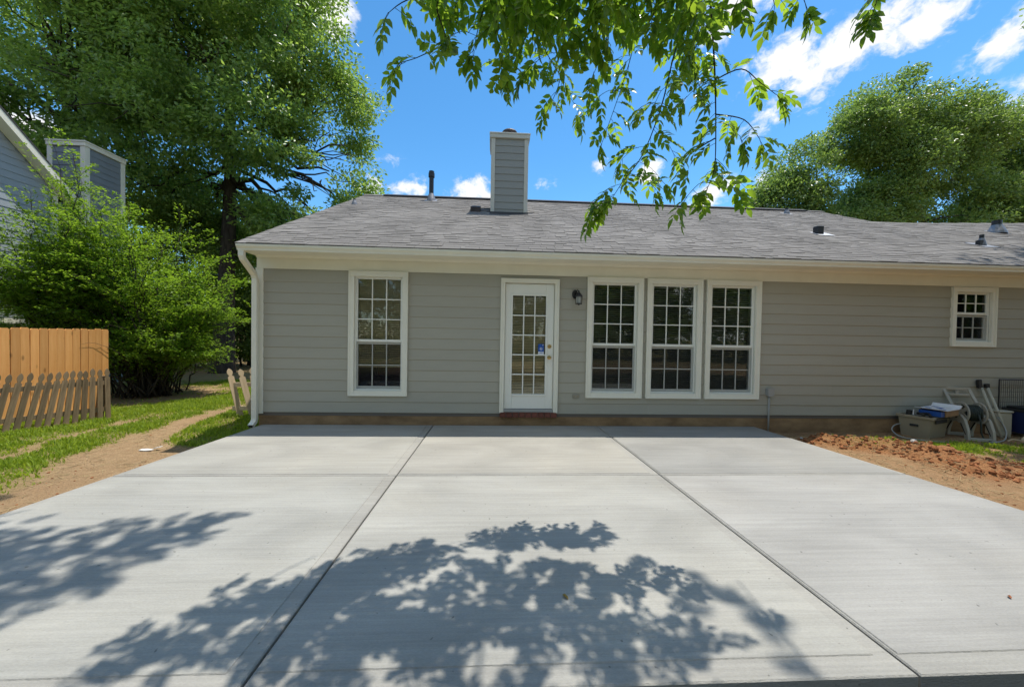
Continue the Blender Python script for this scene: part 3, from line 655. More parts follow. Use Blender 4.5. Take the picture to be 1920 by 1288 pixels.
def window(x0, x1, z0, z1, cols, ur, lr, split, btop, blind, bz, tilt, label):
    w = tag(inst('window', None, house, ((x0+x1)/2, 0, z0)), label)
    b = MB(); casing(b, x0, x1, z0, z1, .083); b.build('casing', MT['white'], w)
    ix0, ix1, iz0, iz1 = x0+.083, x1-.083, z0+.083, z1-.083
    b = MB(); 
    for a, c in ((ix0, ix0+.018), (ix1-.018, ix1)): b.box(a, c, .0035, .13, iz0, iz1)
    b.box(ix0+.0185, ix1-.0185, .0035, .13, iz1-.016, iz1); b.box(ix0+.0185, ix1-.0185, .0035, .13, iz0, iz0+.022); b.build('frame', MT['vinyl'], w)
    sx0, sx1 = ix0+.0185, ix1-.0185
    zm = z1-(z1-z0)*split; st = .022
    for nm, za, zb_, ya, nr in (('upper_sash', zm+.020, iz1-.0165, .012, ur), ('lower_sash', iz0+.0225, zm+.019, .040, lr)):
        b = MB(); low = nm == 'lower_sash'
        bt, tp = (.040, .038) if low else (.040, .018)
        b.box(sx0, sx0+st, ya, ya+.026, za, zb_, bev=.002); b.box(sx1-st, sx1, ya, ya+.026, za, zb_, bev=.002)
        b.box(sx0+st+.0005, sx1-st-.0005, ya, ya+.026, za, za+bt, bev=.002); b.box(sx0+st+.0005, sx1-st-.0005, ya, ya+.026, zb_-tp, zb_, bev=.002)
        b.build(nm, MT['vinyl'], w)
        gx0, gx1, gz0, gz1 = sx0+st, sx1-st, za+bt, zb_-tp
        cw = (gx1-gx0)/cols; rh = (gz1-gz0)/nr
        for c in range(1, cols): b = MB(); b.box(gx0+c*cw-.0085, gx0+c*cw+.0085, ya+.003, ya+.017, gz0+.0005, gz1-.0005, bev=.003); b.build('muntin', MT['vinyl'], w)
        for r_ in range(1, nr):
            for c in range(cols):
                b = MB(); b.box(gx0+c*cw+(.009 if c else .0005), gx0+(c+1)*cw-(.009 if c < cols-1 else .0005), ya+.0035, ya+.0165, gz0+r_*rh-.0085, gz0+r_*rh+.0085, bev=.003); b.build('muntin', MT['vinyl'], w)
        for c in range(cols):
            for r_ in range(nr):
                b = MB(); b.box(gx0+c*cw+.0005, gx0+(c+1)*cw-.0005, ya+.0175, ya+.0205, gz0+r_*rh+.0005, gz0+(r_+1)*rh-.0005)
                p = b.build('pane', MT['glass'], w)
        if low:
            b = MB(); b.box(sx0+.012, sx1-.012, .006, .0075, iz0+.0235, zm+.018); b.build('insect_screen', MT['screen'], w)
    b = MB(); z = iz1-.03; b.box(sx0+.01, sx1-.01, .085, .122, z-.02, z+.01)
    while z > bz:
        z -= .036; Rm = Matrix.Translation(((sx0+sx1)/2, .104, z)) @ Matrix.Rotation(R(tilt+random.uniform(-2, 2)), 4, 'X'); hw = (sx1-sx0)/2-.012
        b.box(-hw, hw, -.022, .022, -.0012, .0012, T=Rm)
    b.box(sx0+.012, sx1-.012, .094, .114, z-.045, z-.028)
    for q in (.22, .78): b.box(sx0+(sx1-sx0)*q-.0015, sx0+(sx1-sx0)*q+.0015, .080, .0815, z-.03, iz1-.03)
    tag(b.build('blind', BM[blind], w), kind='stuff')
    return w
window(*wins[0], 3, 3, 2, .576, 0, 'tan', .98, -46, 'tall window with tan blind drawn two thirds down')
window(*wins[1], 3, 3, 2, .576, 0, 'dark', .62, 30, 'tall window nearest the door with blind dimmed behind the glass')
window(*wins[2], 3, 3, 2, .576, 0, 'dark', .62, 30, 'middle tall window of the three')
window(*wins[3], 3, 3, 2, .576, 0, 'dark', .62, 30, 'tall window nearest the plain wall run')
window(*wins[4], 3, 2, 2, .48, 0, 'dark', 2.0, 25, 'small high window above the stored things')

# ---- door
dr = inst('door', None, house, (.6, 0, .21))
x0, x1, z0, z1 = door_r
b = MB(); casing(b, x0, x1, z0, z1, .066, sill=False); b.build('casing', MT['white'], dr)
b = MB(); b.box(x0+.0665, x0+.069, -.004, .11, z0, z1-.067); b.box(x1-.069, x1-.0665, -.004, .11, z0, z1-.067); b.box(x0+.0695, x1-.0695, -.004, .11, z1-.0695, z1-.0665); b.build('jamb', MT['white'], dr)
dx0, dx1, dz0, dz1 = .206, 1.000, .272, 2.305
lx0, lx1, lz0, lz1 = .325, .868, .512, 2.112
b = MB(); b.box(dx0, lx0, .004, .046, dz0, dz1, bev=.003); b.box(lx1, dx1, .004, .046, dz0, dz1, bev=.003); b.box(lx0+.0003, lx1-.0003, .004, .046, dz0, lz0, bev=.003); b.box(lx0+.0003, lx1-.0003, .004, .046, lz1, dz1, bev=.003); b.build('door_leaf', MT['vinyl'], dr)
b = MB(); k = .032
b.box(lx0-k, lx0, -.008, .0038, lz0-k, lz1+k, bev=.004); b.box(lx1, lx1+k, -.008, .0038, lz0-k, lz1+k, bev=.004); b.box(lx0+.0005, lx1-.0005, -.008, .0038, lz0-k, lz0, bev=.004); b.box(lx0+.0005, lx1-.0005, -.008, .0038, lz1, lz1+k, bev=.004); b.build('lite_frame', MT['vinyl'], dr)
cw = (lx1-lx0)/3; rh = (lz1-lz0)/5
for c in (1, 2): b = MB(); b.box(lx0+c*cw-.010, lx0+c*cw+.010, -.004, .013, lz0+.0005, lz1-.0005, bev=.004); b.build('muntin', MT['vinyl'], dr)
for r_ in range(1, 5):
    for c in range(3): b = MB(); b.box(lx0+c*cw+(.0105 if c else .0005), lx0+(c+1)*cw-(.0105 if c < 2 else .0005), -.0035, .0125, lz0+r_*rh-.010, lz0+r_*rh+.010, bev=.004); b.build('muntin', MT['vinyl'], dr)
for r_ in range(5):
    for c in range(3): b = MB(); b.box(lx0+c*cw+.0005, lx0+(c+1)*cw-.0005, .0135, .0165, lz0+r_*rh+.0005, lz0+(r_+1)*rh-.0005); b.build('pane', MT['glass'], dr)
b = MB(); z = lz1-.005
while z > lz0+.03:
    z -= .0255; b.box(-(lx1-lx0)/2+.004, (lx1-lx0)/2-.004, -.013, .013, -.0008, .0008, T=Matrix.Translation(((lx0+lx1)/2, .034, z)) @ Matrix.Rotation(R(-48+random.uniform(-3, 3)), 4, 'X'))
b.box(lx0+.004, lx1-.004, .024, .044, lz0+.004, lz0+.020); tag(b.build('blind', MT['blind'], dr), kind='stuff')
b = MB(); b.box(dx0-.01, dx1+.01, .05, .053, dz0-.03, dz1); b.build('door_backing', MT['vinyl'], dr) if False else None
for zz, nm in ((1.115, 'knob'), (1.295, 'deadbolt')):
    b = MB(); Tm = Matrix.Translation((.935, .004, zz)) @ Matrix.Rotation(R(90), 4, 'X')
    b.lathe([(.034, 0), (.034, .006), (.026, .010)] + ([(.012, .014), (.012, .035), (.024, .042), (.029, .056), (.024, .068), (.010, .072)] if nm == 'knob' else [(.024, .016), (.020, .022), (.006, .022)]), 20, T=Tm)
    b.build(nm, MT['brass'], dr, smooth=False)
b = MB(); b.box(dx0-.006, dx1+.006, -.03, .10, .2185, .266, mi=0, bev=.004); b.build('threshold', MT['galv'], dr)
b = MB(); b.box(dx0, dx1, .0035, .045, .2665, .2715); b.build('weather_strip', MT['black'], dr)
st = MB(); st.box(.752, .846, .0095, .0125, 1.160, 1.332, mi=0); st.box(.754, .844, .0078, .0094, 1.162, 1.206, mi=1)
for zz, w_ in ((1.268, .045), (1.258, .034), (1.248, .05), (1.238, .04), (1.228, .028)): st.box(.80-w_/2, .80+w_/2, .0083, .0094, zz, zz+.0042, mi=1)
st.prism([(.83+.008*math.cos(t*math.pi/4), 1.316+.008*math.sin(t*math.pi/4)) for t in range(8)], 'y', .0083, .0094, mi=1)
for zz, w_ in ((1.188, .06), (1.175, .05)): st.box(.80-w_/2, .80+w_/2, .0068, .0077, zz, zz+.005, mi=0)
st.build('security_sticker', [MT['blue'], MT['paper']], dr)
# ---- brick sill under the door
bs = inst('brick_sill', None, house, (.6, 0, .13))
b = MB(); b.box(.14, 1.07, -.030, .0115, .137, .186); b.box(.14, 1.07, -.030, .0035, .1862, .212); b.build('mortar_bed', MT['mortar'], bs)
xb = .135; bi = []
bw_ = (1.072-.135)/9
brk = MB(); brk.box(-bw_/2+.0045, bw_/2-.0045, -.022, .022, -.04, .04, bev=.004); bme = brk.mesh('brick', MT['brick'])
for i in range(9): inst('brick', bme, bs, (.135+bw_*(i+.5), -.024+random.uniform(-.003, .002), .176+random.uniform(-.002, .002)), (0, random.uniform(-.01, .01), random.uniform(-.01, .01)))

# ---------------------------------------------------------------- fixtures on the wall
lan = thing('wall_lantern', (1.38, -.02, 1.99), 'small black carriage lantern fixed to the siding right of the door', 'lamp')
b = MB(); b.prism([(1.335+.045*math.cos(t*math.pi/8), 2.15+.075*math.sin(t*math.pi/8)) for t in range(16)], 'y', -.03, -.0135); b.build('back_plate', MT['black'], lan)
b = MB(); b.tube([(1.335, -.03, 2.15), (1.345, -.06, 2.19), (1.36, -.09, 2.215), (1.372, -.105, 2.20), (1.375, -.108, 2.175)], .008, 8); b.build('arm', MT['black'], lan, smooth=True)
lc = Matrix.Translation((1.38, -.11, 0))
b = MB(); b.lathe([(.062, 2.105), (.055, 2.125), (.03, 2.16), (.012, 2.175), (.014, 2.19), (.004, 2.205)], 12, T=lc); b.build('hood', MT['black'], lan)
b = MB()
for t in range(6):
    a = t*math.pi/3; b.tube([(1.38+.048*math.cos(a), -.11+.048*math.sin(a), 1.995), (1.38+.056*math.cos(a), -.11+.056*math.sin(a), 2.106)], .004, 6)
b.lathe([(.052, 1.985), (.056, 1.992), (.05, 1.998)], 12, T=lc); b.lathe([(.012, 1.968), (.02, 1.986)], 10, T=lc); b.build('cage', MT['black'], lan)
b = MB(); b.lathe([(.036, 2.0), (.042, 2.104)], 12, T=lc); b.build('lamp_glass', MT['lampglass'], lan)
ot = thing('outlet_box', (1.385, -.01, .45), 'tan weatherproof power outlet low on the siding between door and windows', 'outlet')
b = MB(); b.box(1.33, 1.44, -.032, -.0135, .452, .522, bev=.006); b.build('cover_plate', mat('tan_outlet_plastic', (.30, .285, .23), .5), ot)
b = MB()
for xx in (1.36, 1.41): b.box(xx-.017, xx+.017, -.0345, -.0322, .470, .505, bev=.004)
b.build('socket', MT['plastic'], ot)
cn = thing('conduit_riser', (4.68, -.03, -.1), 'grey conduit pipe with small junction box right of the last tall window', 'conduit')
b = MB(); b.tube([(4.665, -.04, -.12), (4.665, -.04, .525)], .013, 10); b.build('conduit_pipe', MT['galv'], cn, smooth=True)
b = MB(); b.box(4.62, 4.72, -.075, -.0135, .525, .65, bev=.006); jb = b.build('junction_box', MT['galv'], cn)
b = MB(); b.box(4.615, 4.725, -.081, -.0755, .52, .655, bev=.004); b.build('box_lid', MT['galv'], jb)

# ---------------------------------------------------------------- neighbour's house
nh = thing('blue_grey_house', (-16, 0, -.2), 'neighbouring two storey pale blue grey clapboard house beyond the shrub at the left', 'house')
NX, NY1 = -12.0, 4.9
def rake(y): return 5.2+.92*(NY1+.15-y)
b = MB(); b.prism([(-4, -.4), (NY1, -.4), (NY1, rake(NY1)-.1), (.45, rake(.45)-.1), (-4, rake(NY1)-.1)], 'x', -21, NX-.012); nw = b.build('wall', MT['nsiding'], nh)
k = 0; z = .1
while z < 9.2:
    y1 = NY1 if z+.18 < rake(NY1)-.12 else NY1+.15-(z+.18+.12-5.2)/.92
    if y1 > .6:
        b = MB(); b.prism([(NX+.006, z), (NX-.006, z+.182), (NX-.011, z+.182), (NX-.011, z+.001)], 'y', max(.5, -4), y1); b.build('siding_board', MT['nsiding'], nw)
    z += .18
b = MB(); b.box(NX-.01, NX+.022, NY1-.1, NY1+.02, -.2, rake(NY1)-.15, bev=.004); b.build('corner_trim', MT['white'], nw)
b = MB()
for s_, t in ((0, 1),):
    b.prism([(NY1+.35, rake(NY1+.35)+.05), (.45, rake(.45)+.05), (.45, rake(.45)+.0), (NY1+.35, rake(NY1+.35)+.0)], 'x', -21.3, NX+.32)
    b.prism([(-4.35, rake(NY1+.25)+.05), (.449, rake(.45)+.05), (.449, rake(.45)+.0), (-4.35, rake(NY1+.25)+.0)], 'x', -21.3, NX+.32)
nr = b.build('roof', MT['deck'], nh)
b = MB(); b.prism([(NY1+.34, rake(NY1+.34)-.003), (.46, rake(.46)-.003), (.46, rake(.46)-.20), (NY1+.34, rake(NY1+.34)-.20)], 'x', NX+.285, NX+.31); b.build('rake_board', MT['white'], nr)
b = MB(); b.prism([(NY1+.33, rake(NY1+.33)-.18), (.46, rake(.46)-.18), (.46, rake(.46)-.195), (NY1+.33, rake(NY1+.33)-.195)], 'x', NX+.01, NX+.284); b.build('rake_soffit', MT['white'], nr)
NC = (NX-1.03, NX, 5.62, 6.80); NZ = 6.88
b = MB(); b.box(NC[0]+.03, NC[1]-.03, NC[2]+.03, NC[3]-.03, -.3, NZ-.1); nc = b.build('chimney', MT['nchim'], nh)
z = 3.0
while z < NZ-.18:
    b = MB(); b.prism([(NC[2]-.0, z), (NC[2]+.012, z+.182), (NC[2]+.028, z+.182), (NC[2]+.028, z+.001)], 'x', NC[0]+.12, NC[1]-.12); b.build('siding_board', MT['nchim'], nc)
    b = MB(); b.prism([(NC[1]-.0, z), (NC[1]-.012, z+.182), (NC[1]-.028, z+.182), (NC[1]-.028, z+.001)], 'y', NC[2]+.12, NC[3]-.12); b.build('siding_board', MT['nchim'], nc)
    z += .18
for xx, yy in ((NC[0], NC[2]), (NC[1], NC[2]), (NC[1], NC[3])):
    b = MB(); sx = 1 if xx == NC[0] else -1; sy = 1 if yy == NC[2] else -1
    b.box(min(xx, xx+sx*.115)-.012, max(xx, xx+sx*.115)+.012, min(yy, yy+sy*.115)-.012, max(yy, yy+sy*.115)+.012, 2.9, NZ-.085, bev=.004); b.build('corner_trim', MT['white'], nc)
b = MB(); b.box(NC[0]-.03, NC[1]+.03, NC[2]-.03, NC[3]+.03, NZ-.084, NZ+.03, bev=.005); b.box(NC[0]-.045, NC[1]+.045, NC[2]-.045, NC[3]+.045, NZ+.031, NZ+.075, bev=.005); b.build('chimney_cap', MT['white'], nc)
nwin = inst('window', None, nh, (NX, 3.6, .5))
b = MB(); b.box(NX+.008, NX+.035, 3.2, 4.20, 1.55, 1.68, bev=.004); b.box(NX+.008, NX+.035, 4.09, 4.2, .3, 1.549, bev=.004); b.box(NX+.008, NX+.035, 3.2, 3.31, .3, 1.549, bev=.004); b.build('casing', MT['white'], nwin)
b = MB(); b.box(NX+.0075, NX+.012, 3.311, 4.089, .3, 1.548); b.build('pane', mat('dark_window_glass', (.015, .018, .022), .08, .6), nwin)

# ---------------------------------------------------------------- fences
pf = thing('cedar_privacy_fence', (-8.1, .5, -.2), 'new orange cedar privacy fence of dog-eared boards behind the grey pickets', 'fence')
bw = .134
bd = MB(); h_ = 1.70; bd.prism([(-bw/2+.004, 0), (bw/2-.004, 0), (bw/2-.004, h_-.022), (bw/2-.026, h_), (-bw/2+.026, h_), (-bw/2+.004, h_-.022)], 'x', -.009, .009)
bdm = bd.mesh('board', MT['cedar'])
bdm2 = None
for i in range(22):
    y = 2.26-bw*(i+.5); inst('board', bdm, pf, (-8.1+random.uniform(-.003, .003), y, -.245+random.uniform(-.012, .008)), (random.uniform(-.006, .006), 0, random.uniform(-.01, .01)))
for z in (.05, .7, 1.25): b = MB(); b.box(-8.15, -8.112, -.7, 2.25, z, z+.085); b.build('rail', MT['cedar'], pf)
for y in (2.19, -.15): b = MB(); b.box(-8.242, -8.152, y, y+.09, -.35, 1.42); b.build('post', MT['cedar'], pf)
def picket_poly(w, h):
    w2 = w/2; p = [(-w2, 0), (w2, 0), (w2, h-.175), (w2*.98, h-.165), (w2*.52, h-.150), (w2*.46, h-.138), (w2*.62, h-.125), (w2*.86, h-.100), (w2*.92, h-.075), (w2*.78, h-.045), (w2*.42, h-.018), (0, h)]
    return p+[(-a, z) for a, z in p[:1:-1] if a > 0]
pk = thing('picket_fence', (-7.28, .6, -.2), 'weathered grey gothic picket fence leaning in front of the orange boards', 'fence')
A0, A1 = Vector((-7.02, 1.15)), Vector((-7.54, .06)); dirv = (A1-A0).normalized(); ang = math.atan2(-dirv.y, -dirv.x)
pme = []
for q in range(3):
    b = MB(); b.prism(picket_poly(.068, .95), 'y', -.009, .009); pme.append(b.mesh('picket', MT['oldwood']))
for i in range(17):
    d = .106*i; p = A0+dirv*d; lean = R(-1.0)+R(11.5)*sm(.0, .9, d)+random.uniform(-.012, .012)
    gz = float(ground_z(np.array([p.x]), np.array([p.y]))[0])
    inst('picket', pme[i % 3], pk, (p.x, p.y, gz-.02+random.uniform(-.012, .012)), (random.uniform(-.02, .02), float(lean), ang+random.uniform(-.03, .03)))
nrm2 = Vector((-math.sin(ang), math.cos(ang)))      # behind the pickets
for z in (.02, .50):
    b = MB(); Tm = Matrix.Translation((A0.x, A0.y, z-.06)) @ Matrix.Rotation(ang, 4, 'Z'); b.box(-1.85, .03, .010, .046, 0, .075, T=Tm); b.build('rail', MT['oldwood'], pk)
for d in (.1, 1.3): 
    p = A0+dirv*d; b = MB(); Tm = Matrix.Translation((p.x, p.y, -.35)) @ Matrix.Rotation(ang, 4, 'Z') @ Matrix.Rotation(R(4), 4, 'Y'); b.box(-.045, .045, .047, .135, 0, .95, T=Tm); b.build('post', MT['oldwood'], pk)
pg = thing('picket_gate_piece', (-4.72, 1.5, -.2), 'short tan broken picket gate piece leaning beside the downspout at the house corner', 'fence')
for i, (xx, yy, ln) in enumerate(((-4.86, 1.45, 9), (-4.60, 1.40, 10), (-4.42, 1.5, 8), (-4.62, 1.62, 8))):
    b = MB(); b.prism(picket_poly(.10, 1.0), 'y', -.011, .011); inst('picket', b.mesh('picket', MT['tanwood']), pg, (xx, yy, -.24), (R(-9), R(-ln), R(52 if i != 3 else 30)))
for z in (.02, .48): b = MB(); b.box(-.35, .35, .013, .05, 0, .08, T=Matrix.Translation((-4.66-.12*z, 1.47, z-.1)) @ Matrix.Rotation(R(10), 4, 'Z')); b.build('rail', MT['tanwood'], pg)

# ---------------------------------------------------------------- things stored against the wall at the right
def gz1(x, y): return float(ground_z(np.array([x*1.0]), np.array([y*1.0]))[0])
def placed(bm, name, m, parent, Tm, smooth=False):
    bm.v = [tuple(Tm @ Vector(v)) for v in bm.v]; return bm.build(name, m, parent, smooth)
bt = Matrix.Translation((7.02, -.49, -.10)) @ Matrix.Rotation(R(20), 4, 'Z')
bn = thing('storage_tote', (7.2, -.25, -.1), 'taupe plastic storage tote standing in the grass by the siding', 'storage box')
bwid, bdep, bh = .62, .40, .36
b = MB(); t_ = .035
def ring_(x0, x1, y0, y1, z): return [(x0, y0, z), (x1, y0, z), (x1, y1, z), (x0, y1, z)]
vs = ring_(t_, bwid-t_, t_, bdep-t_, 0)+ring_(0, bwid, 0, bdep, bh)+ring_(.012, bwid-.012, .012, bdep-.012, bh)+ring_(t_+.012, bwid-t_-.012, t_+.012, bdep-t_-.012, .012)
b.add(vs, [(3, 2, 1, 0)]+[(k*4+q, k*4+(q+1) % 4, (k+1)*4+(q+1) % 4, (k+1)*4+q) for k in range(3) for q in range(4)]+[(12, 13, 14, 15)])
placed(b, 'body', MT['plastic'], bn, bt)
b = MB(); b.box(-.022, bwid+.022, -.022, -.001, bh-.035, bh+.004, bev=.004); b.box(-.022, bwid+.022, bdep+.001, bdep+.022, bh-.035, bh+.004, bev=.004); b.box(-.022, -.001, 0, bdep, bh-.035, bh+.004, bev=.004); b.box(bwid+.001, bwid+.022, 0, bdep, bh-.035, bh+.004, bev=.004)
placed(b, 'rim', MT['plastic'], bn, bt)
b = MB(); b.box(.10, bwid-.06, -.024, -.0225, bh-.032, bh-.004, bev=.001); b.box(.13, bwid-.1, -.012, -.003, bh-.105, bh-.05); placed(b, 'grip_slot', MT['darkhole'], bn, bt)  # slots are dark plates with their inner shade painted
b = MB(); b.box(-.008, .003, .15, .25, .19, .225, bev=.003); placed(b, 'side_handle', MT['darkhole'], bn, bt)
cb = thing('cardboard_box', (7.35, -.3, .27), 'open brown cardboard box with blue and white printed flaps lying on the tote', 'box')
ct = Matrix.Translation((7.17, -.50, .268)) @ Matrix.Rotation(R(14), 4, 'Z') @ Matrix.Rotation(R(-3), 4, 'Y')
b = MB(); b.box(.10, .42, -.02, .30, 0, .095, bev=.003); placed(b, 'carton', MT['card'], cb, ct)
b = MB(); b.prism([(-.03, .125), (.10, .098), (.43, .100), (.50, .15), (.47, .158), (.42, .108), (.10, .106), (-.03, .133)], 'y', -.03, .31); placed(b, 'flap', MT['paper'], cb, ct)
b = MB(); b.box(-.0, .095, .0, .27, .004, .09, bev=.004); 
for xx, yy, ww in ((.13, .02, .06), (.24, .10, .08), (.33, .2, .06), (.15, .2, .05)): b.box(xx, xx+ww, yy, yy+.07, .1065, .1085)
placed(b, 'blue_print', MT['blue'], cb, ct)
bk = thing('black_fittings', (6.95, -.35, .27), 'small heap of black plastic fittings on the left rim of the tote', 'fittings')
b = MB(); b.lathe([(.035, 0), (.035, .07), (.028, .075), (.0, .075)], 12, T=bt @ Matrix.Translation((.05, .28, bh+.004))); b.build('cap', MT['darkhole'], bk)
b = MB(); b.tube([bt @ Vector(p) for p in ((.03, .02, bh+.02), (.09, .06, bh+.05), (.13, .12, bh+.045), (.10, .2, bh+.03), (.04, .17, bh+.05), (.02, .08, bh+.03))], .017, 8); b.build('coupling', MT['darkhole'], bk, smooth=True)
b = MB(); b.tube([bt @ Vector(p) for p in ((.02, .22, bh+.01), (.022, .215, bh+.10))], .006, 6); b.build('spike', MT['paper'], bk)
# hose reel cart: axis along local x, wall side +y
hr = thing('hose_reel_cart', (7.89, -.33, -.1), 'beige grey plastic hose reel cart wound with dark hose beside the tote', 'hose reel')
ht = Matrix.Translation((7.89, -.33, -.10)) @ Matrix.Rotation(R(-21.7), 4, 'Z')
def arch(w, h, t): return [(-w, 0), (-w+t*1.5, 0), (-w+t*1.7, h*.25), (-w*.45, h*.62), (0, h*.70), (w*.45, h*.62), (w-t*1.7, h*.25), (w-t*1.5, 0), (w, 0), (w*.92, h*.4), (w*.62, h*.82), (w*.25, h*.985), (0, h), (-w*.25, h*.985), (-w*.62, h*.82), (-w*.92, h*.4)]
for xx in (-.165, .135):
    b = MB(); b.prism(arch(.25, .40, .05), 'x', xx, xx+.035); 
    sf = placed(b, 'side_frame', MT['greyplastic'], hr, ht)
    b = MB(); b.lathe([(.03, -.004), (.03, .046)], 14, T=Matrix.Translation((xx-.003, 0, .36)) @ Matrix.Rotation(R(90), 4, 'Y')); placed(b, 'hub_cap', MT['darkhole'], sf, ht) if False else placed(b, 'hub_cap', MT['darkhole'], hr, ht)
    for sy in (-1, 1):
        b = MB(); b.prism([(sy*.10, .27), (sy*.205, .10), (sy*.195, .085), (sy*.085, .245)], 'x', xx-.002, xx-.0005); placed(b, 'frame_slot', MT['darkhole'], hr, ht)  # dark plate coloured as the shade inside a frame slot
fo = .165
for xx, s_ in ((-.118, -1), (.10, 1)):
    b = MB(); Tm = Matrix.Translation((xx, 0, .42)) @ Matrix.Rotation(R(90), 4, 'Y')
    # rim ring, hub and five spokes
    n = 28; prof = [(fo, 0), (fo+.012, .004), (fo+.012, .016), (fo, .02), (fo-.028, .016), (fo-.028, .004)]
    vs = []; fs = []
    for i in range(n):
        a = 2*math.pi*i/n
        for r_, z in prof: vs.append(Tm @ Vector((r_*math.cos(a), r_*math.sin(a), z)))
    k = len(prof)
    for i in range(n):
        for q in range(k): fs.append((i*k+q, ((i+1) % n)*k+q, ((i+1) % n)*k+(q+1) % k, i*k+(q+1) % k))
    b.add(vs, fs); b.lathe([(.055, .002), (.055, .018)], 16, T=Tm)
    for i in range(5): b.box(.05, fo-.02, -.028, .028, .004, .016, T=Tm @ Matrix.Rotation(2*math.pi*i/5+.3, 4, 'Z'))
    placed(b, 'drum_flange', MT['greyplastic'], hr, ht, False)
b = MB()
for i in range(8):
    for l in range(3):
        xx = -.092+i*.0245+(.012 if l % 2 else 0); rr = .075+l*.023
        b.tube([(xx, rr*math.cos(t), .42+rr*math.sin(t)) for t in np.linspace(0, 2*math.pi, 18)[:-1]], .0122, 6, closed=True)
tag(placed(b, 'wound_hose', MT['hose'], hr, ht, True), kind=None)
b = MB(); b.tube([(.02, -.14, .42), (.03, -.17, .30), (.05, -.16, .12), (.06, -.2, .02), (.12, -.25, .012)], .0122, 8); placed(b, 'hose_tail', MT['hose'], hr, ht, True)
b = MB()
for xx in (-.165, .165): b.prism([(xx-.02, 0), (xx+.02, 0), (xx+.02, .40), (xx-.02, .40)], 'y', -.012, .012, T=Matrix.Translation((0, .06, .47)) @ Matrix.Rotation(R(-38), 4, 'X'))
b.box(-.185, .185, .29, .315, .755, .81, bev=.008); b.box(-.15, .15, .235, .26, .665, .705, bev=.008); b.box(-.02, .02, .262, .2885, .705, .755)
placed(b, 'handle', MT['greyplastic'], hr, ht)
b = MB(); b.box(-.18, -.15, .285, .325, .812, .87, bev=.004); placed(b, 'handle_knob', MT['darkhole'], hr, ht)
b = MB(); b.box(-.16, .16, -.235, -.19, .0, .05, bev=.006); b.box(-.16, .16, .19, .235, .0, .05, bev=.006); placed(b, 'cross_bar', MT['greyplastic'], hr, ht)
def smooth_path(pts, n=8):
    P = [Vector(p) for p in pts]; out = []
    for i in range(len(P)-1):
        p0, p1, p2, p3 = P[max(i-1, 0)], P[i], P[i+1], P[min(i+2, len(P)-1)]
        for k in range(n):
            t = k/n; out.append(.5*((2*p1)+(p2-p0)*t+(2*p0-5*p1+4*p2-p3)*t*t+(-p0+3*p1-3*p2+p3)*t**3))
    return out+[P[-1]]
b = MB(); b.tube(smooth_path([(7.0, -.12, .10), (6.78, -.16, .07), (6.65, -.24, .0), (6.68, -.36, -.075), (6.85, -.52, -.085), (7.05, -.62, -.085), (7.3, -.66, -.085)]), .009, 8)
tag(b.build('garden_hose', MT['palehose'], None, True), 'thin pale hose curling out of the grass left of the tote', 'hose')
b = MB(); b.tube(smooth_path([(8.42, -.30, .24), (8.47, -.34, .14), (8.42, -.42, .02), (8.25, -.52, -.07), (8.0, -.62, -.08), (7.78, -.66, -.08)]), .009, 8)
tag(b.build('garden_hose', MT['palehose'], None, True), 'pale hose loop hanging down right of the reel cart', 'hose')
for i, (bx, tx, lab) in enumerate(((8.44, 8.475, 'ivory plastic pole leaning on the siding, nearer the reel cart'), (8.57, 8.585, 'ivory plastic pole leaning on the siding, nearer the wire crate'))):
    p = thing('leaning_pole', (bx, -.36, -.09), lab, 'pole', 'poles leaning on the wall')
    b = MB(); b.tube([(bx, -.36, -.09), (tx, -.05, .70)], .020, 12); b.build('pole_shaft', MT['pvc'], p, True)
    b = MB(); b.box(-.035, .035, -.02, .02, 0, .07 if i else .14, bev=.005, T=Matrix.Translation((tx-.03*(1-i), -.045, .70)) @ Matrix.Rotation(R(-8), 4, 'Y')); b.build('end_clip', MT['darkhole'], p)
pb = thing('cream_cooler', (8.68, -.2, -.1), 'upright cream plastic box standing between the poles and the blue tub', 'box')
b = MB(); b.box(8.56, 8.80, -.24, -.04, -.10, .30, bev=.02); b.build('body', MT['pvc'], pb)
b = MB(); b.box(8.55, 8.81, -.25, -.03, .302, .335, bev=.01); b.build('lid', MT['pvc'], pb)
wc = thing('wire_crate', (9.2, -.1, -.1), 'black wire pet crate panel leaning on the siding at the right edge', 'crate')
b = MB(); X0, X1, Yc = 8.77, 9.62, -.075
for p0, p1 in (((X0, Yc, -.1), (X0, Yc, .85)), ((X1, Yc, -.1), (X1, Yc, .85)), ((X0, Yc, .85), (X1, Yc, .85)), ((X0, Yc, -.08), (X1, Yc, -.08))): b.tube([p0, p1], .011, 8)
b.build('frame', MT['black'], wc)
wm = MB(); wm.tube([(0, 0, -.08), (0, 0, .85)], .0028, 5); wme = wm.mesh('wire', MT['black'])
for i in range(1, 22): inst('wire', wme, wc, (X0+i*(X1-X0)/22, Yc, 0))
wm = MB(); wm.tube([(X0, 0, 0), (X1, 0, 0)], .003, 5); wme2 = wm.mesh('wire', MT['black'])
for z in (.1, .28, .46, .64, .75): inst('wire', wme2, wc, (0, Yc-.006, z))
tb = thing('blue_tub', (9.05, -.28, -.1), 'dark blue plastic tub with black lid in front of the wire crate', 'tub')
b = MB(); vs = ring_(8.90, 9.30, -.42, -.12, -.03)+ring_(8.84, 9.36, -.47, -.09, .33); b.add(vs, [(3, 2, 1, 0), (4, 5, 6, 7)]+[(q, (q+1) % 4, 4+(q+1) % 4, 4+q) for q in range(4)]); b.build('body', MT['bluetub'], tb)
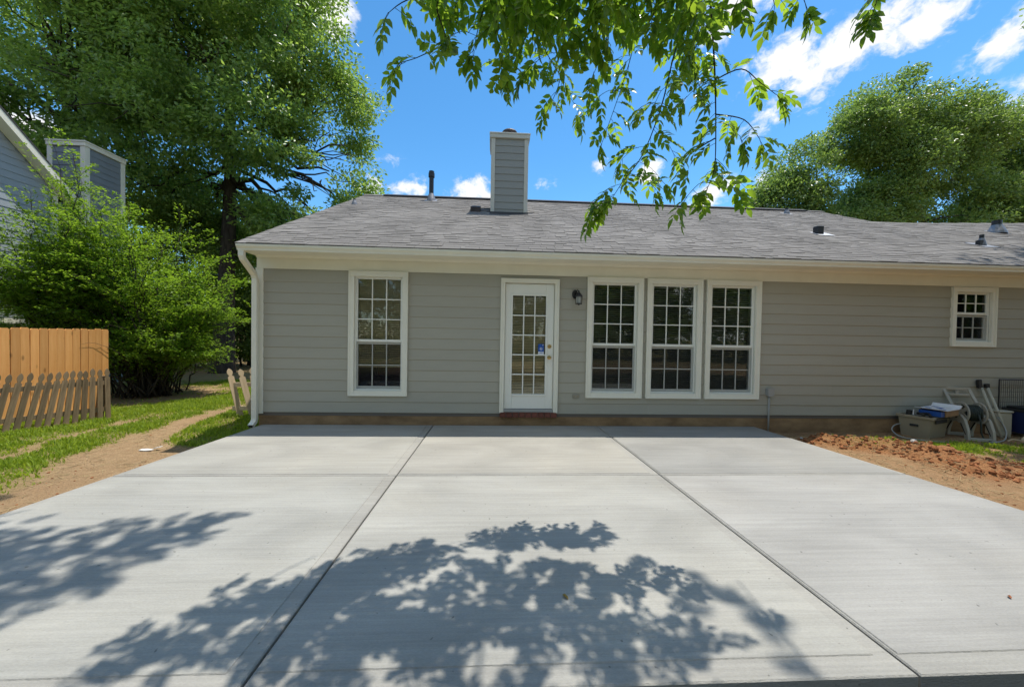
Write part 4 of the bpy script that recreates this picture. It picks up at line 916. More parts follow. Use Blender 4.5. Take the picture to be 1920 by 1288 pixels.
b = MB(); b.box(8.82, 9.38, -.49, -.07, .331, .37, bev=.01); b.box(8.86, 9.34, -.45, -.10, .3705, .41, bev=.015); b.build('lid', MT['darkhole'], tb)
b = MB(); b.box(-.2, .2, -.03, .03, 0, .022, bev=.004, T=Matrix.Translation((9.0, -.5, -.075)) @ Matrix.Rotation(R(8), 4, 'Z')); tag(b.build('wood_strip', MT['vinyl'], None), 'short white painted strip lying on the ground before the blue tub', 'board')
b = MB(); b.tube(smooth_path([(8.05, -.98, -.07), (8.15, -.86, -.045), (8.22, -.74, -.02), (8.38, -.66, .01)]), [.02]*9+[.018]*8+[.014]*8, 7); b.tube(smooth_path([(8.2, -.76, -.03), (8.12, -.70, -.02), (8.06, -.68, -.05)], 4), .011, 6)
tag(b.build('broken_stick', MT['tanwood'], None), 'forked tan stick lying in the dirt before the reel cart', 'stick')

# ---------------------------------------------------------------- litter and clods
def blob(r, seed, n1=7, n2=5, flat=.7):
    g = np.random.default_rng(seed); vs = []; fs = []
    for i in range(n2):
        th = math.pi*(i+.5)/n2
        for j in range(n1): ph = 2*math.pi*j/n1+.4*i; k = r*(.75+.5*g.random()); vs.append((k*math.sin(th)*math.cos(ph), k*math.sin(th)*math.sin(ph), k*flat*math.cos(th)))
    for i in range(n2-1):
        for j in range(n1): fs.append((i*n1+j, (i+1)*n1+j, (i+1)*n1+(j+1) % n1, i*n1+(j+1) % n1))
    fs += [tuple(range(n1)), tuple(range(n2*n1-1, (n2-1)*n1-1, -1))]
    return vs, fs
cl = MB(); nrng = np.random.default_rng(5)
def clods(n, fx, fy, smin, smax, keep):
    for i in range(n):
        x, y = fx(), fy()
        if not keep(x, y): continue
        r_ = smin+(smax-smin)*nrng.random()**3; vs, fs = blob(r_, int(nrng.integers(1e6)), 6, 4); z = gz1(x, y)
        a = nrng.random()*6.28; cl.add([(x+v[0]*math.cos(a)-v[1]*math.sin(a), y+v[0]*math.sin(a)+v[1]*math.cos(a), z+v[2]+r_*.15) for v in vs], fs)
clods(2600, lambda: nrng.uniform(4.5, 6.9), lambda: nrng.uniform(-2.4, -.4), .004, .034, lambda x, y: mound(np.array([x]), np.array([y]))[0] > .035)
clods(420, lambda: nrng.uniform(4.5, 7.6), lambda: nrng.uniform(-3.0, -.3), .004, .02, lambda x, y: True)
clods(260, lambda: nrng.uniform(-5.6, -3.62), lambda: nrng.uniform(-3.2, 1.5), .003, .016, lambda x, y: masks(np.array([x]), np.array([y]))[0][0] < .3)
tag(cl.build('soil_clods', MT['clod'], None), 'broken red brown clay clods along both sides of the concrete', 'soil', kind='stuff')
for (x, y, r_, lab) in ((5.98, -1.12, .04, 'pale rounded stone sitting on top of the clay heap'), (4.75, -.62, .022, 'small pale stone at the patio end of the clay heap')):
    vs, fs = blob(r_, 11); b = MB(); z = gz1(x, y); b.add([(x+v[0], y+v[1], z+v[2]+r_*.5) for v in vs], fs); tag(b.build('pale_stone', MT['stone'], None), lab, 'stone')
b = MB(); z = gz1(-4.64, -.72); b.prism([(-.11, -.02), (-.02, -.035), (.05, -.02), (.06, .01), (-.03, .03), (-.10, .02)], 'z', 0, .012, T=Matrix.Translation((-4.66, -.74, z+.015)) @ Matrix.Rotation(R(6), 4, 'X')); b.prism([(-.03, 0), (.06, -.01), (.07, .03), (-.02, .05)], 'z', 0, .008, T=Matrix.Translation((-4.60, -.70, z+.03)) @ Matrix.Rotation(R(-14), 4, 'Y')); tag(b.build('paper_scrap', MT['debris'], None), 'crumpled white scrap lying on the bare dirt left of the patio', 'litter')
def fallen(x, y, m, lab, s_=.03, a=.4):
    b = MB(); z = slab_z(y)+.004; vs = [(-s_, 0, .002), (-s_*.3, s_*.42, .008), (s_*.6, s_*.3, .006), (s_*1.1, 0, .001), (s_*.6, -s_*.3, .009), (-s_*.3, -s_*.42, .005), (0, 0, .001)]
    T_ = Matrix.Translation((x, y, z)) @ Matrix.Rotation(a, 4, 'Z'); vs2 = [(v[0], v[1], v[2]+.0015) for v in vs]
    b.add([T_ @ Vector(v) for v in vs]+[T_ @ Vector(v) for v in vs2], [(q, (q+1) % 6, 6) for q in range(6)]+[(7+(q+1) % 6, 7+q, 13) for q in range(6)]); tag(b.build('fallen_leaf', MT[m], None), lab, 'leaf')
fallen(2.77, -4.24, 'dryleaf', 'red brown dry leaf lying on the right front slab', .016, .9); fallen(.40, -4.17, 'yellowleaf', 'yellowish leaf lying in the leaf shadow on the middle slab', .022, 2.1)

# ---------------------------------------------------------------- grass
def grass(name, x0, x1, y0, y1, dens, h, label, seed, clip=None):
    g = np.random.default_rng(seed); n = int((x1-x0)*(y1-y0)*dens); x = g.uniform(x0, x1, n); y = g.uniform(y0, y1, n)
    m, _ = masks(x, y); cl_ = .55+.9*fbm(x*4+2, y*4); k = (g.random(n) < (m*cl_)**1.3)&(m > .08)
    if clip is not None: k &= clip(x, y)
    x, y, m = x[k], y[k], m[k]; z = ground_z(x, y); n = len(x)
    hh = h*(.4+.8*g.random(n))*(.45+.6*m)*(.7+.6*fbm(x*2.2, y*2.2)*1.1); w = .0045+.006*g.random(n); a = g.random(n)*6.28; ln = hh*(.15+.75*g.random(n)); la = g.random(n)*6.28
    P = np.stack([x, y, z-.005], -1); B = np.stack([np.cos(a)*w, np.sin(a)*w, 0*a], -1); D = np.stack([np.cos(la)*ln, np.sin(la)*ln, hh], -1)
    Mid = P+D*np.array([.4, .4, .62])
    V = np.stack([P-B, P+B, Mid+B*.7, Mid-B*.7, P+D], 1).reshape(-1, 3); i5 = np.arange(n)*5
    F = np.concatenate([np.stack([i5, i5+1, i5+2], -1), np.stack([i5, i5+2, i5+3], -1), np.stack([i5+3, i5+2, i5+4], -1)], 0)
    tag(inst(name, np_mesh(name, V, F, MT['grass'], 3)), label, 'grass', kind='stuff')
grass('lawn_grass', -9.5, -3.62, -2.8, 7.5, 3600, .07, 'short bright green grass with bare ruts left of the house', 1, lambda x, y: ~((x > -3.72) & (y > -.1)))
grass('sparse_grass', 4.6, 9.2, -2.2, -.05, 5200, .06, 'sparse grass growing around the stored things at the right', 2)

def straw(n, x0, x1, y0, y1, seed, label):
    g = np.random.default_rng(seed); x = g.uniform(x0, x1, n); y = g.uniform(y0, y1, n); m, _ = masks(x, y); k = (m < .75) & (fbm(x*2.1+4, y*2.1) > .42); x, y = x[k], y[k]; n = len(x); z = ground_z(x, y)
    a = g.random(n)*6.28; L = .02+.07*g.random(n)**2; w = .0012+.0016*g.random(n); D = np.stack([np.cos(a)*L, np.sin(a)*L, g.normal(0, .006, n)], -1); B = np.stack([-np.sin(a)*w, np.cos(a)*w, 0*a], -1); P = np.stack([x, y, z+.007], -1)
    V = np.stack([P-D-B, P+D-B, P+D+B, P-D+B, P-D+np.array([0, 0, .0025]), P+D+np.array([0, 0, .0025])], 1).reshape(-1, 3); i6 = np.arange(n)*6
    F = np.concatenate([np.stack([i6, i6+1, i6+5, i6+4], -1), np.stack([i6+4, i6+5, i6+2, i6+3], -1), np.stack([i6+3, i6+2, i6+1, i6], -1)], 0)
    tag(inst('dry_straw', np_mesh('dry_straw', V, F, MT['straw'], 4)), label, 'straw', kind='stuff')
MT['straw'] = mat('dry_straw', (.42, .32, .17), .85, .2, rnd=.45)
straw(2600, -6.8, -3.62, -3, 3, 8, 'scattered dry straw over the bare ruts left of the patio'); straw(3600, 4.46, 9, -3.2, -.1, 9, 'scattered dry straw over the clay right of the patio')
# ---------------------------------------------------------------- trees
def curve(p0, p1, sag, n=7, wob=.0, g=rng):
    p0 = np.array(p0, float); p1 = np.array(p1, float); t = np.linspace(0, 1, n)[:, None]
    P = p0*(1-t)+p1*t; P[:, 2] += sag*np.sin(np.pi*t[:, 0]); P[1:-1] += g.normal(0, wob, (n-2, 3)); return P
def tree(name, label, base, top, r0, lobes, nclump, nleaf, ls, lm, seed, crn=.55, droop=.3, group=None, cat='tree', lobe_r=.6, start=.35, leaf_w=.5, gap=.5, lean=(0, 0)):
    g = np.random.default_rng(seed); base = np.array(base, float)
    t = thing(name, base, label, cat, group)
    b = MB(); tz = np.linspace(0, 1, 9); TP = np.stack([base[0]+lean[0]*tz+.12*np.sin(tz*5+seed), base[1]+lean[1]*tz+.12*np.cos(tz*4+seed)-.12*math.cos(seed), base[2]-.3+(top-base[2]+.3)*tz], -1)
    rr = r0*(1-.82*tz); rr[0] *= 1.7; rr[1] = r0*1.0
    TP = np.insert(TP, 1, TP[0]*.93+TP[1]*.07+np.array([0, 0, .2]), 0); rr = np.insert(rr, 1, r0*1.25)
    b.tube(TP, rr, 12); b.build('trunk', MT['bark'], t, True, origin=tuple(base))
    lob = np.array(lobes, float); seg = [TP]
    for i, l in enumerate(lob):
        h0 = start+(.95-start)*min(1, max(0, (l[2]-l[5]*.7-base[2])/(top-base[2])))*.85; k = h0*(len(TP)-1); a = int(k); p0 = TP[a]*(1-k+a)+TP[min(a+1, len(TP)-1)]*(k-a)
        P = curve(p0, l[:3], -.06*np.linalg.norm(l[:3]-p0)*(1 if g.random() < .6 else -1), 8, .12, g); rl = np.linspace(r0*(.20+.22*g.random()), .025, 8)
        b = MB(); b.tube(P, rl, 7); seg.append(P)
        for q in range(6):
            k2 = g.integers(2, 7); e = l[:3]+g.uniform(-1, 1, 3)*l[3:6]*.6; P2 = curve(P[k2], e, .1, 6, .08, g); b.tube(P2, np.linspace(rl[k2]*.6, .012, 6), 5); seg.append(P2)
        b.build('limb', MT['bark'], t, True, origin=tuple(p0))
    SK = np.concatenate(seg)
    vol = lob[:, 3]*lob[:, 4]*lob[:, 5]; pr = vol**.75; pr /= pr.sum(); li = g.choice(len(lob), nclump*3, p=pr)
    d = unit(g.normal(0, 1, (nclump*3, 3))); rad = (.5+.5*g.random(nclump*3)**.6)
    C = lob[li, :3]+d*lob[li, 3:6]*rad[:, None]
    gapn = fbm(C[:, 0]*gap+C[:, 1]*.31+seed, C[:, 2]*gap+C[:, 1]*.23)
    keep = np.where(gapn > np.quantile(gapn, .38))[0][:nclump]; C = C[keep]; d = d[keep]; rad = rad[keep]
    n = len(C)*nleaf; ci = np.repeat(np.arange(len(C)), nleaf)
    cs = crn*(.6+.8*g.random(len(C)))
    off = g.normal(0, 1, (n, 3)); off *= (g.random(n)**.4/np.maximum(np.linalg.norm(off, axis=1), 1e-6))[:, None]; off[:, 2] *= .5
    P = C[ci]+off*cs[ci][:, None]; outw = unit(off*1.0+d[ci]*.6)
    A = unit(outw*.8+g.normal(0, .6, (n, 3))+np.array([0, 0, -droop])); Nn = unit(np.array([0, 0, .75])+outw*.6+g.normal(0, .7, (n, 3)))
    L = ls*(.7+.6*g.random(n)); me = leaf_mesh('crown', P-base, A, Nn, L, L*leaf_w, lm); inst('crown', me, t, base)
    # twigs from the skeleton to a share of the clumps
    b = MB(); sel = g.choice(len(C), min(len(C), 140), replace=False)
    for s_ in sel:
        dd = np.linalg.norm(SK-C[s_], axis=1); q = SK[np.argmin(dd)]
        if dd.min() < .15: continue
        b.tube(curve(q, C[s_], .06, 4, .03, g), [.022, .016, .011, .006], 4)
    if b.v: tag(b.build('twigs', MT['bark'], t, True, origin=tuple(base)), kind='stuff')
    return t
# big oak right behind the side yard
tree('big_oak_tree', 'tallest dark trunked tree rising behind the side yard left of the grey house', (-10.9, 9.8, -.2), 15.5, .36,
     [(-9.5, 9, 15.5, 3.2, 3.2, 2.6), (-7.6, 9.2, 13.0, 1.8, 2.4, 2.6), (-6.8, 9.4, 10.3, 1.7, 2.2, 2.3), (-6.6, 9.3, 7.9, 1.75, 2.0, 1.5), (-8.6, 8.2, 8.6, 2.0, 2.0, 1.5), (-12.6, 8.6, 14, 3, 3, 2.6), (-14.2, 8.6, 11, 2.6, 2.6, 2.2), (-12.5, 7.6, 8.8, 2.2, 2.0, 1.5), (-10.4, 7.8, 11.5, 2.6, 2, 2.2), (-13.6, 9, 7.0, 2.2, 2.2, 1.2), (-8.4, 10.2, 6.0, 1.6, 1.8, .9), (-10.5, 10.5, 18.2, 2.6, 2.6, 2), (-7.0, 10.6, 6.3, 1.7, 1.6, .9), (-9.6, 11.2, 5.0, 2.2, 1.6, 1.1), (-12.8, 10.4, 5.4, 2.2, 1.6, 1.2), (-6.4, 11, 5.2, 1.0, 1.2, .8), (-8.8, 9.8, 3.9, 1.2, 1.2, .7), (-12.0, 10.9, 7.0, 1.7, 1.4, 1.2), (-11.8, 11.6, 4.3, 2.2, 1.5, 1.5), (-6.3, 9.0, 6.9, 1.4, 1.4, .95), (-7.7, 8.8, 5.7, 1.6, 1.3, .9), (-6.0, 9.4, 9.0, 1.2, 1.5, 1.5)],
     560, 270, .155, MT['leaf_big'], 11, .86, .25, start=.42, gap=.42)
tree('spreading_tree', 'broad tree behind the neighbouring chimney at the far left', (-18.0, 10.5, -.2), 13.5, .34,
     [(-17, 9, 13.5, 3.4, 3, 2.4), (-14.5, 7.6, 12.6, 2.4, 2.2, 1.9), (-15.0, 8.5, 9.9, 2.6, 2.2, 1.7), (-18.5, 9, 10.2, 3, 2.6, 2.0), (-21, 9, 12, 3, 3, 2.4), (-12.6, 7.2, 14.6, 2.3, 2.0, 1.9), (-16.5, 9.5, 7.3, 2.8, 2.4, 1.4), (-20, 10, 7.5, 3, 3, 1.6), (-16, 8, 16.2, 3, 2.4, 2)],
     400, 200, .17, MT['leaf_big'], 23, .85, .25, start=.45, gap=.40)
# trees beyond the ridge at the right
rt_specs = [
 ('rounded leafy tree nearest the roof ridge end behind the house', (20.5, 17, 0), 13, .20, [(18.0, 16.5, 9.2, 2.3, 2, 1.9), (19.6, 16.5, 11.9, 2.2, 2, 2.0), (17.6, 16.5, 7.4, 1.5, 1.8, 1.1), (21.5, 17, 10.2, 2.4, 2, 2), (19.8, 16.6, 8.3, 2, 2, 1.3), (18.8, 16.2, 10.4, 2.2, 1.8, 1.6)], 360, 31),
 ('tallest tree behind the right wing with thick ivy dark trunk', (26.2, 16.5, 0), 16, .40, [(22.6, 16, 14.2, 2.0, 2, 1.9), (24.6, 16.2, 16.4, 2.1, 2.2, 2.2), (27.2, 16.4, 15.0, 2.4, 2, 2.2), (25.2, 16, 12.6, 2.6, 2, 1.9), (28.0, 16.3, 12.2, 2.2, 2, 1.7), (24, 16.4, 10.0, 1.7, 2, 1.3), (27.0, 16.6, 9.4, 2, 2, 1.1)], 360, 37),
 ('tree with wind tossed crown third from the ridge end', (31.0, 17, 0), 15, .24, [(30.2, 16.5, 14.8, 2.3, 2.2, 2.2), (33.2, 16.8, 14.2, 2.5, 2, 2.2), (30.8, 16.8, 11.0, 2.0, 2, 1.6), (33.2, 17, 10.2, 2, 2, 1.6), (31.6, 17, 8.2, 2.2, 2, 1.3)], 280, 41),
 ('dense tree at the right edge behind the right wing', (36.5, 18, 0), 16, .28, [(36.6, 17.5, 15.2, 3, 2.6, 2.6), (38.6, 18, 13, 3, 2.6, 2.8), (35.4, 17.5, 12.8, 2, 2.2, 2.0), (36.6, 18, 9.6, 2.6, 2.4, 2.0), (34.6, 17.6, 8.2, 1.8, 2, 1.3)], 300, 43)]
for lab, bs_, tp_, r_, lb, nc_, sd in rt_specs:
    tree('leafy_tree', lab, bs_, tp_, r_, lb+[(bs_[0]-1.2, bs_[1]-1, 7.6, 2.3, 1.6, 1.4), (bs_[0]+1.5, bs_[1]-1, 8.4, 2.2, 1.6, 1.5)], int(nc_*1.05), 210, .18, MT['leaf_right'], sd, 1.0, .2, 'trees behind the right wing', start=.5, gap=.34)
tree('ivy_clad_tree', 'low bright green sapling between the trunks above the right wing roof', (24.6, 20, 0), 8.5, .09, [(24.8, 20, 9.2, 1.8, 1.5, 1.4), (30.5, 20, 9.0, 2.0, 1.5, 1.6), (27.5, 20.5, 8.4, 2, 1.5, 1.0)], 110, 110, .17, MT['leaf_shrub'], 51, .7, .2, start=.6)
tree('distant_tree', 'tip of a distant tree just showing over the ridge beside the chimney', (1.6, 40, 0), 16, .3, [(2.3, 40, 17.2, 1.6, 1.6, 1.25)], 26, 90, .25, MT['leaf_right'], 57, .7, .2)
# understory wood closing the left gap
ws = [((-8.4, 15.0), 5.0, 1.9), ((-11.2, 20), 9, 2.9), ((-14.0, 16), 8, 2.9), ((-17.5, 18), 9, 3), ((-22.5, 17), 10, 3.4), ((-8.2, 23), 8.5, 2.6), ((-28, 16), 12, 4), ((-10.8, 28), 12, 3.6), ((-17, 27), 12, 4), ((-15.2, 13.4), 9, 2.2), ((-12.4, 13.6), 8.5, 2.0)]
labs = ['low bush filling the gap between big trunk and house corner', 'understory tree deep in the shade behind the big trunk', 'dark understory tree left of the big trunk behind the shrub', 'shady understory tree behind the neighbouring chimney', 'understory tree far left beyond the neighbouring house', 'small tree peeping past the house corner in the gap', 'leftmost dim tree beyond the neighbouring house', 'farthest pale tree in the gap left of the house', 'far tree closing the wood behind the shrub', 'dark tree between the neighbouring chimney and the big trunk', 'leafy tree just left of the big trunk behind the shrub']
for i, (((x, y), h, r_), lab) in enumerate(zip(ws, labs)):
    tree('understory_tree', lab, (x, y, -.2), h*.9, .10, [(x, y, h*.72, r_, r_, h*.33), (x+r_*.5, y-.6, h*.42, r_*.8, r_*.8, h*.22), (x-r_*.5, y-.3, h*.36, r_*.8, r_*.8, h*.24), (x+.2, y-1.0, h*.16, r_*.9, r_*.8, h*.14)], 170, 90, .14, MT['leaf_wood'], 60+i, .75, .2, 'understory wood behind the side yard', start=.2)
bs_ = [(-7.3, 12.6, 2.6, 1.2, 'low leafy bush nearest the house corner beyond the broken gate'), (-9.6, 14.2, 3.4, 1.7, 'round bush behind the foot of the big trunk'), (-12.2, 12.8, 3.6, 1.9, 'dark bush left of the big trunk behind the shrub'), (-14.6, 11.5, 3.8, 2.0, 'dark bush behind the neighbouring chimney foot'), (-8.6, 18.0, 4.2, 2.0, 'second bush in the gap left of the house')]
for i, (x, y, h, r_, lab) in enumerate(bs_):
    tree('low_bush', lab, (x, y, -.25), h*.7, .05, [(x, y, h*.62, r_, r_*.8, h*.34), (x, y-.3, h*.25, r_*1.1, r_*.8, h*.26)], 110, 110, .11, MT['leaf_wood'], 120+i, .5, .2, 'bushes at the edge of the wood', cat='bush', start=.15)
# trees behind the viewer, seen only as reflections in the windows and as shade on the wall's sky
# ---- arching shrub by the fence
def shrub(name, label, base, nstem, ell, seed, ls, lm, group=None):
    g = np.random.default_rng(seed); base = np.array(base, float); t = thing(name, base, label, 'shrub', group)
    b = MB(); PP = []; AA = []; NN = []
    cx, cy, cz, rx, ry, rz = ell
    for i in range(nstem):
        d = unit(g.normal(0, 1, 3)); d[2] = abs(d[2])*1.0-.5; d = unit(d); rr = .70+.28*g.random()+(.22 if g.random() < .22 else 0)
        e = np.array([cx+d[0]*rx*rr, cy+d[1]*ry*rr, cz+d[2]*rz*rr]); e[2] = max(e[2], .05)
        s0 = base+np.array([g.normal(0, .25), g.normal(0, .25), -.1]); ln = np.linalg.norm(e-s0)
        P = curve(s0, e, .20*ln*(1.0 if d[2] < .5 else .4), 12, .04, g); P[:, 2] = np.maximum(P[:, 2], base[2])
        b.tube(P, np.linspace(.022, .004, 12), 5)
        for k in range(3, 12):
            for rep in range(3 if k > 5 else 2):
                T_ = unit(P[min(k, 11)]-P[k-1]); side = unit(np.cross(T_, [0, 0, 1])+g.normal(0, .25, 3)); sg = 1 if (k+rep) % 2 else -1
                ln2 = (.38+.5*g.random())*(1.15-.045*k); p0 = P[k-1]+(P[min(k, 11)]-P[k-1])*g.random(); q1 = p0+(side*sg*.75+T_*.75+np.array([0, 0, .10]))*ln2
                Q = curve(p0, q1, .10*ln2, 6, .008, g); Q[-1, 2] -= .06
                if g.random() < .35: b.tube(Q, np.linspace(.005, .002, 6), 3, cap=False)
                m_ = int(26+14*g.random()); tt = g.random(m_)**.8*5; a = np.minimum(tt.astype(int), 4); fr = (tt-a)[:, None]
                pp = Q[a]*(1-fr)+Q[a+1]*fr; ax = unit(Q[-1]-Q[0]); bn_ = unit(np.cross(ax, [0, 0, 1])); s2 = np.where(g.random(m_) < .5, 1, -1)[:, None]
                pp = pp+bn_*s2*(.015+.10*g.random((m_, 1)))*(1.1-tt[:, None]/7)+np.array([0, 0, 1])*g.normal(0, .02, (m_, 1))
                PP.append(pp); AA.append(unit(bn_*s2*.9+ax*.7+g.normal(0, .25, (m_, 3)))); NN.append(unit(np.array([0, 0, 1.0])+g.normal(0, .33, (m_, 3))))
    PP = np.concatenate(PP); h_ = PP[:, 2]-.6; kp = ~((np.abs(PP[:, 0]-.25*h_+8.02) < .38) & (PP[:, 1]-.126*h_ < 2.42) & (PP[:, 0] > -8.35)); kp &= ~((PP[:, 0] > -8.3) & (PP[:, 1] < 2.3)); AA = np.concatenate(AA); NN = np.concatenate(NN); AA, NN, PP = AA[kp], NN[kp], PP[kp]; L = ls*(.7+.6*g.random(len(PP)))
    inst('foliage', leaf_mesh('foliage', PP-base, AA, NN, L, L*.55, lm), t, base)
    b.build('stems', MT['bark'], t, True, origin=tuple(base)); return len(PP)
shrub('arching_shrub', 'large bright green shrub with arching sprays between the orange fence and the big trunk', (-8.7, 3.9, -.2), 125, (-9.15, 3.7, 1.9, 2.4, 1.7, 3.0), 71, .064, MT['leaf_shrub'])
shrub('arching_shrub', 'leftmost pale green shrub overhanging the orange fence before the neighbouring wall', (-10.0, 3.5, -.2), 80, (-9.95, 3.4, 3.0, 1.35, 1.3, 2.3), 72, .06, MT['leaf_shrub'])

# ---------------------------------------------------------------- the shade tree whose branches hang over the patio
TW = {'T1':[(-0.178,-3.705,3.709),(-0.362,-3.755,3.443),(-0.312,-3.755,3.225),(-0.443,-3.805,3.086),(-0.548,-3.855,3.004)],
'T1b':[(-0.268,-3.755,3.544),(-0.525,-3.805,3.404),(-0.623,-3.855,3.279)],
'T2':[(-0.014,-3.655,3.769),(-0.107,-3.705,3.390),(-0.144,-3.705,3.209)],
'T2b':[(0.083,-3.755,3.678),(-0.008,-3.755,3.323),(0.033,-3.755,3.166)],
'T3':[(0.250,-3.355,4.077),(0.198,-3.405,3.547),(0.070,-3.455,3.247)],
'T4':[(0.588,-3.205,4.245),(0.507,-3.255,3.723),(0.474,-3.255,3.368),(0.390,-3.255,3.147)],
'T4b':[(0.314,-3.455,3.985),(0.285,-3.455,3.549),(0.459,-3.455,3.231)],
'T5':[(1.575,-3.105,4.410),(1.482,-3.135,4.002),(1.382,-3.155,3.649),(1.288,-3.175,3.260),(1.141,-3.195,2.872),(0.968,-3.225,2.628),(0.858,-3.255,2.451)],
'T6':[(1.370,-3.655,3.863),(1.377,-3.675,3.574),(1.400,-3.695,3.187),(1.405,-3.715,2.836),(1.394,-3.735,2.556),(1.344,-3.755,2.411)],
'T7':[(0.768,-3.555,3.919),(0.741,-3.555,3.496),(0.656,-3.555,3.227)],
'T8':[(1.101,-3.155,4.329),(1.071,-3.155,3.796),(0.994,-3.155,3.463),(0.836,-3.155,2.982)],
'T6a':[(1.406,-3.695,3.119),(1.558,-3.725,3.174),(1.662,-3.755,3.075),(1.754,-3.775,2.991)],
'T6b':[(1.404,-3.715,2.887),(1.578,-3.735,2.850),(1.673,-3.755,2.719)],
'T6c':[(1.395,-3.725,2.729),(1.257,-3.725,2.639),(1.187,-3.745,2.549)],
'T9':[(1.372,-3.955,3.543),(1.385,-3.955,3.418)],
'T10':[(1.546,-3.955,3.555),(1.590,-3.955,3.377)],
'T11':[(1.665,-4.005,3.515),(1.733,-4.005,3.348)],
'T12':[(2.203,-4.005,3.552),(2.146,-4.005,3.354)]}
st_ = thing('shade_tree', (2.6, -10.5, 0), 'overhanging branches of pointed compound leaves hanging across the top of the view', 'tree')
tr = MB(); TPs = [(2.6, -10.5, -.2), (2.58, -10.5, .3), (2.5, -10.4, 2), (2.4, -10.2, 4), (2.3, -10.0, 5.5)]; tr.tube(TPs, [.42, .30, .25, .22, .19], 12); tr.build('trunk', MT['bark'], st_, True, origin=(2.6, -10.5, 0))
limbs = {'A': [(2.3, -10.0, 5.5), (2.0, -7.8, 6.3), (1.6, -5.6, 6.2), (1.3, -4.2, 5.5), (1.2, -3.3, 4.7), (1.15, -3.1, 4.45)],
 'B': [(2.3, -10.0, 5.2), (1.4, -8, 6.2), (.4, -6, 6.6), (-.1, -4.6, 6.0), (-.05, -3.5, 4.9), (0.05, -3.2, 4.5)],
 'C': [(2.3, -10.0, 5.5), (.6, -8, 7.0), (-.8, -6, 7.8), (-1.6, -4.4, 7.7), (-1.4, -3.2, 7.2), (-.8, -2.6, 6.8)],
 'D': [(2.3, -10.0, 5.5), (2.8, -7.6, 6.5), (2.7, -5.4, 6.2), (2.6, -4.0, 5.2), (2.5, -3.5, 4.5)]}
limb_o = {}
for k, P in limbs.items():
    b = MB(); sp = smooth_path(P, 5); b.tube(sp, .004+.105*np.linspace(1, 0, len(sp))**2.6, 8); limb_o[k] = b.build('limb', MT['bark'], st_, True, origin=P[0])
def leaflet(bm, p, a, nrm, L, Wd, T_=None):
    a = a.normalized(); s_ = nrm.cross(a).normalized(); u = a.cross(s_)
    mid = [p, p+a*L*.33-u*L*.015, p+a*L*.68-u*L*.05, p+a*L-u*L*.15]
    l = [p+a*L*.28+s_*Wd*.46+u*Wd*.13, p+a*L*.62+s_*Wd*.42+u*Wd*.08-u*L*.03]; r_ = [p+a*L*.28-s_*Wd*.46+u*Wd*.13, p+a*L*.62-s_*Wd*.42+u*Wd*.08-u*L*.03]
    bm.add(mid+l+r_, [(0, 1, 4), (1, 2, 5, 4), (2, 3, 5), (0, 6, 1), (1, 6, 7, 2), (2, 7, 3)], 0)
def compound(seed, npair, sc):
    g = random.Random(seed); b = MB(); n = npair+1; rl = .20*sc; pts = [Vector((rl*t, .006*math.sin(3*t+seed), -.06*sc*t*t)) for t in np.linspace(0, 1, 6)]
    b.tube(pts, [.0018, .0016, .0014, .0012, .001, .0008], 3, mi=1, cap=False)
    for i in range(npair):
        t = .28+.62*i/max(1, npair-1)*.95; p = Vector((rl*t, 0, -.06*sc*t*t))
        for s_ in (-1, 1):
            L = sc*(.082+.032*math.sin(math.pi*(.25+.6*t)))*g.uniform(.85, 1.12); a = Vector((.62+g.uniform(-.12, .12), s_*(.80+g.uniform(-.1, .1)), -.16+g.uniform(-.2, .12)))
            leaflet(b, p, a, Vector((g.uniform(-.2, .2), s_*.15+g.uniform(-.25, .25), 1)), L, L*g.uniform(.44, .52))
    leaflet(b, pts[-1], Vector((1, g.uniform(-.15, .15), -.5)), Vector((.3, g.uniform(-.3, .3), 1)), .112*sc, .052*sc)
    return b
CV = [compound(i, 3 if i % 3 else 4, (.62, .70, .76, .58, .70, .66)[i]) for i in range(6)]
CM = [c.mesh('leaf', [MT['leaf_near'], MT['twig']], True) for c in CV]
CVv = [np.array(c.v) for c in CV]; CVf = [[f for f in c.f] for c in CV]; CVm = [c.m for c in CV]
def frame(dirv, g):
    x = Vector(dirv).normalized(); z = Vector((g.gauss(0, .35), g.gauss(0, .35)-.1, 1)); z = (z-x*z.dot(x)).normalized(); y = z.cross(x); return Matrix((x, y, z)).transposed()
gl = random.Random(4); vis = []      # (twig key, location, rotation matrix, variant)
def leaves_on(P, step, start=0.0, spread=1.0, endl=True):
    P = [Vector(p) for p in P]; out = []; acc = 0; nxt = start; side = 1
    for a, c in zip(P[:-1], P[1:]):
        d = c-a; L = d.length; t = nxt-acc
        while t < L:
            p = a+d*(t/L); T_ = d.normalized(); ang_ = gl.uniform(0, 6.28); hz = Vector((math.cos(ang_), math.sin(ang_)*.8, gl.uniform(-.55, .15))); out.append((p, T_*.28+hz*spread)); nxt += step*gl.uniform(.7, 1.3); t = nxt-acc
        acc += L
    if endl: out += [(P[-1], (P[-1]-P[-2]).normalized()+Vector((gl.uniform(-.3, .3), 0, -.2))), (P[-1], (P[-1]-P[-2]).normalized()*.6+Vector((gl.uniform(-.8, .8), .2, -.3)))]
    return out
brs = {}
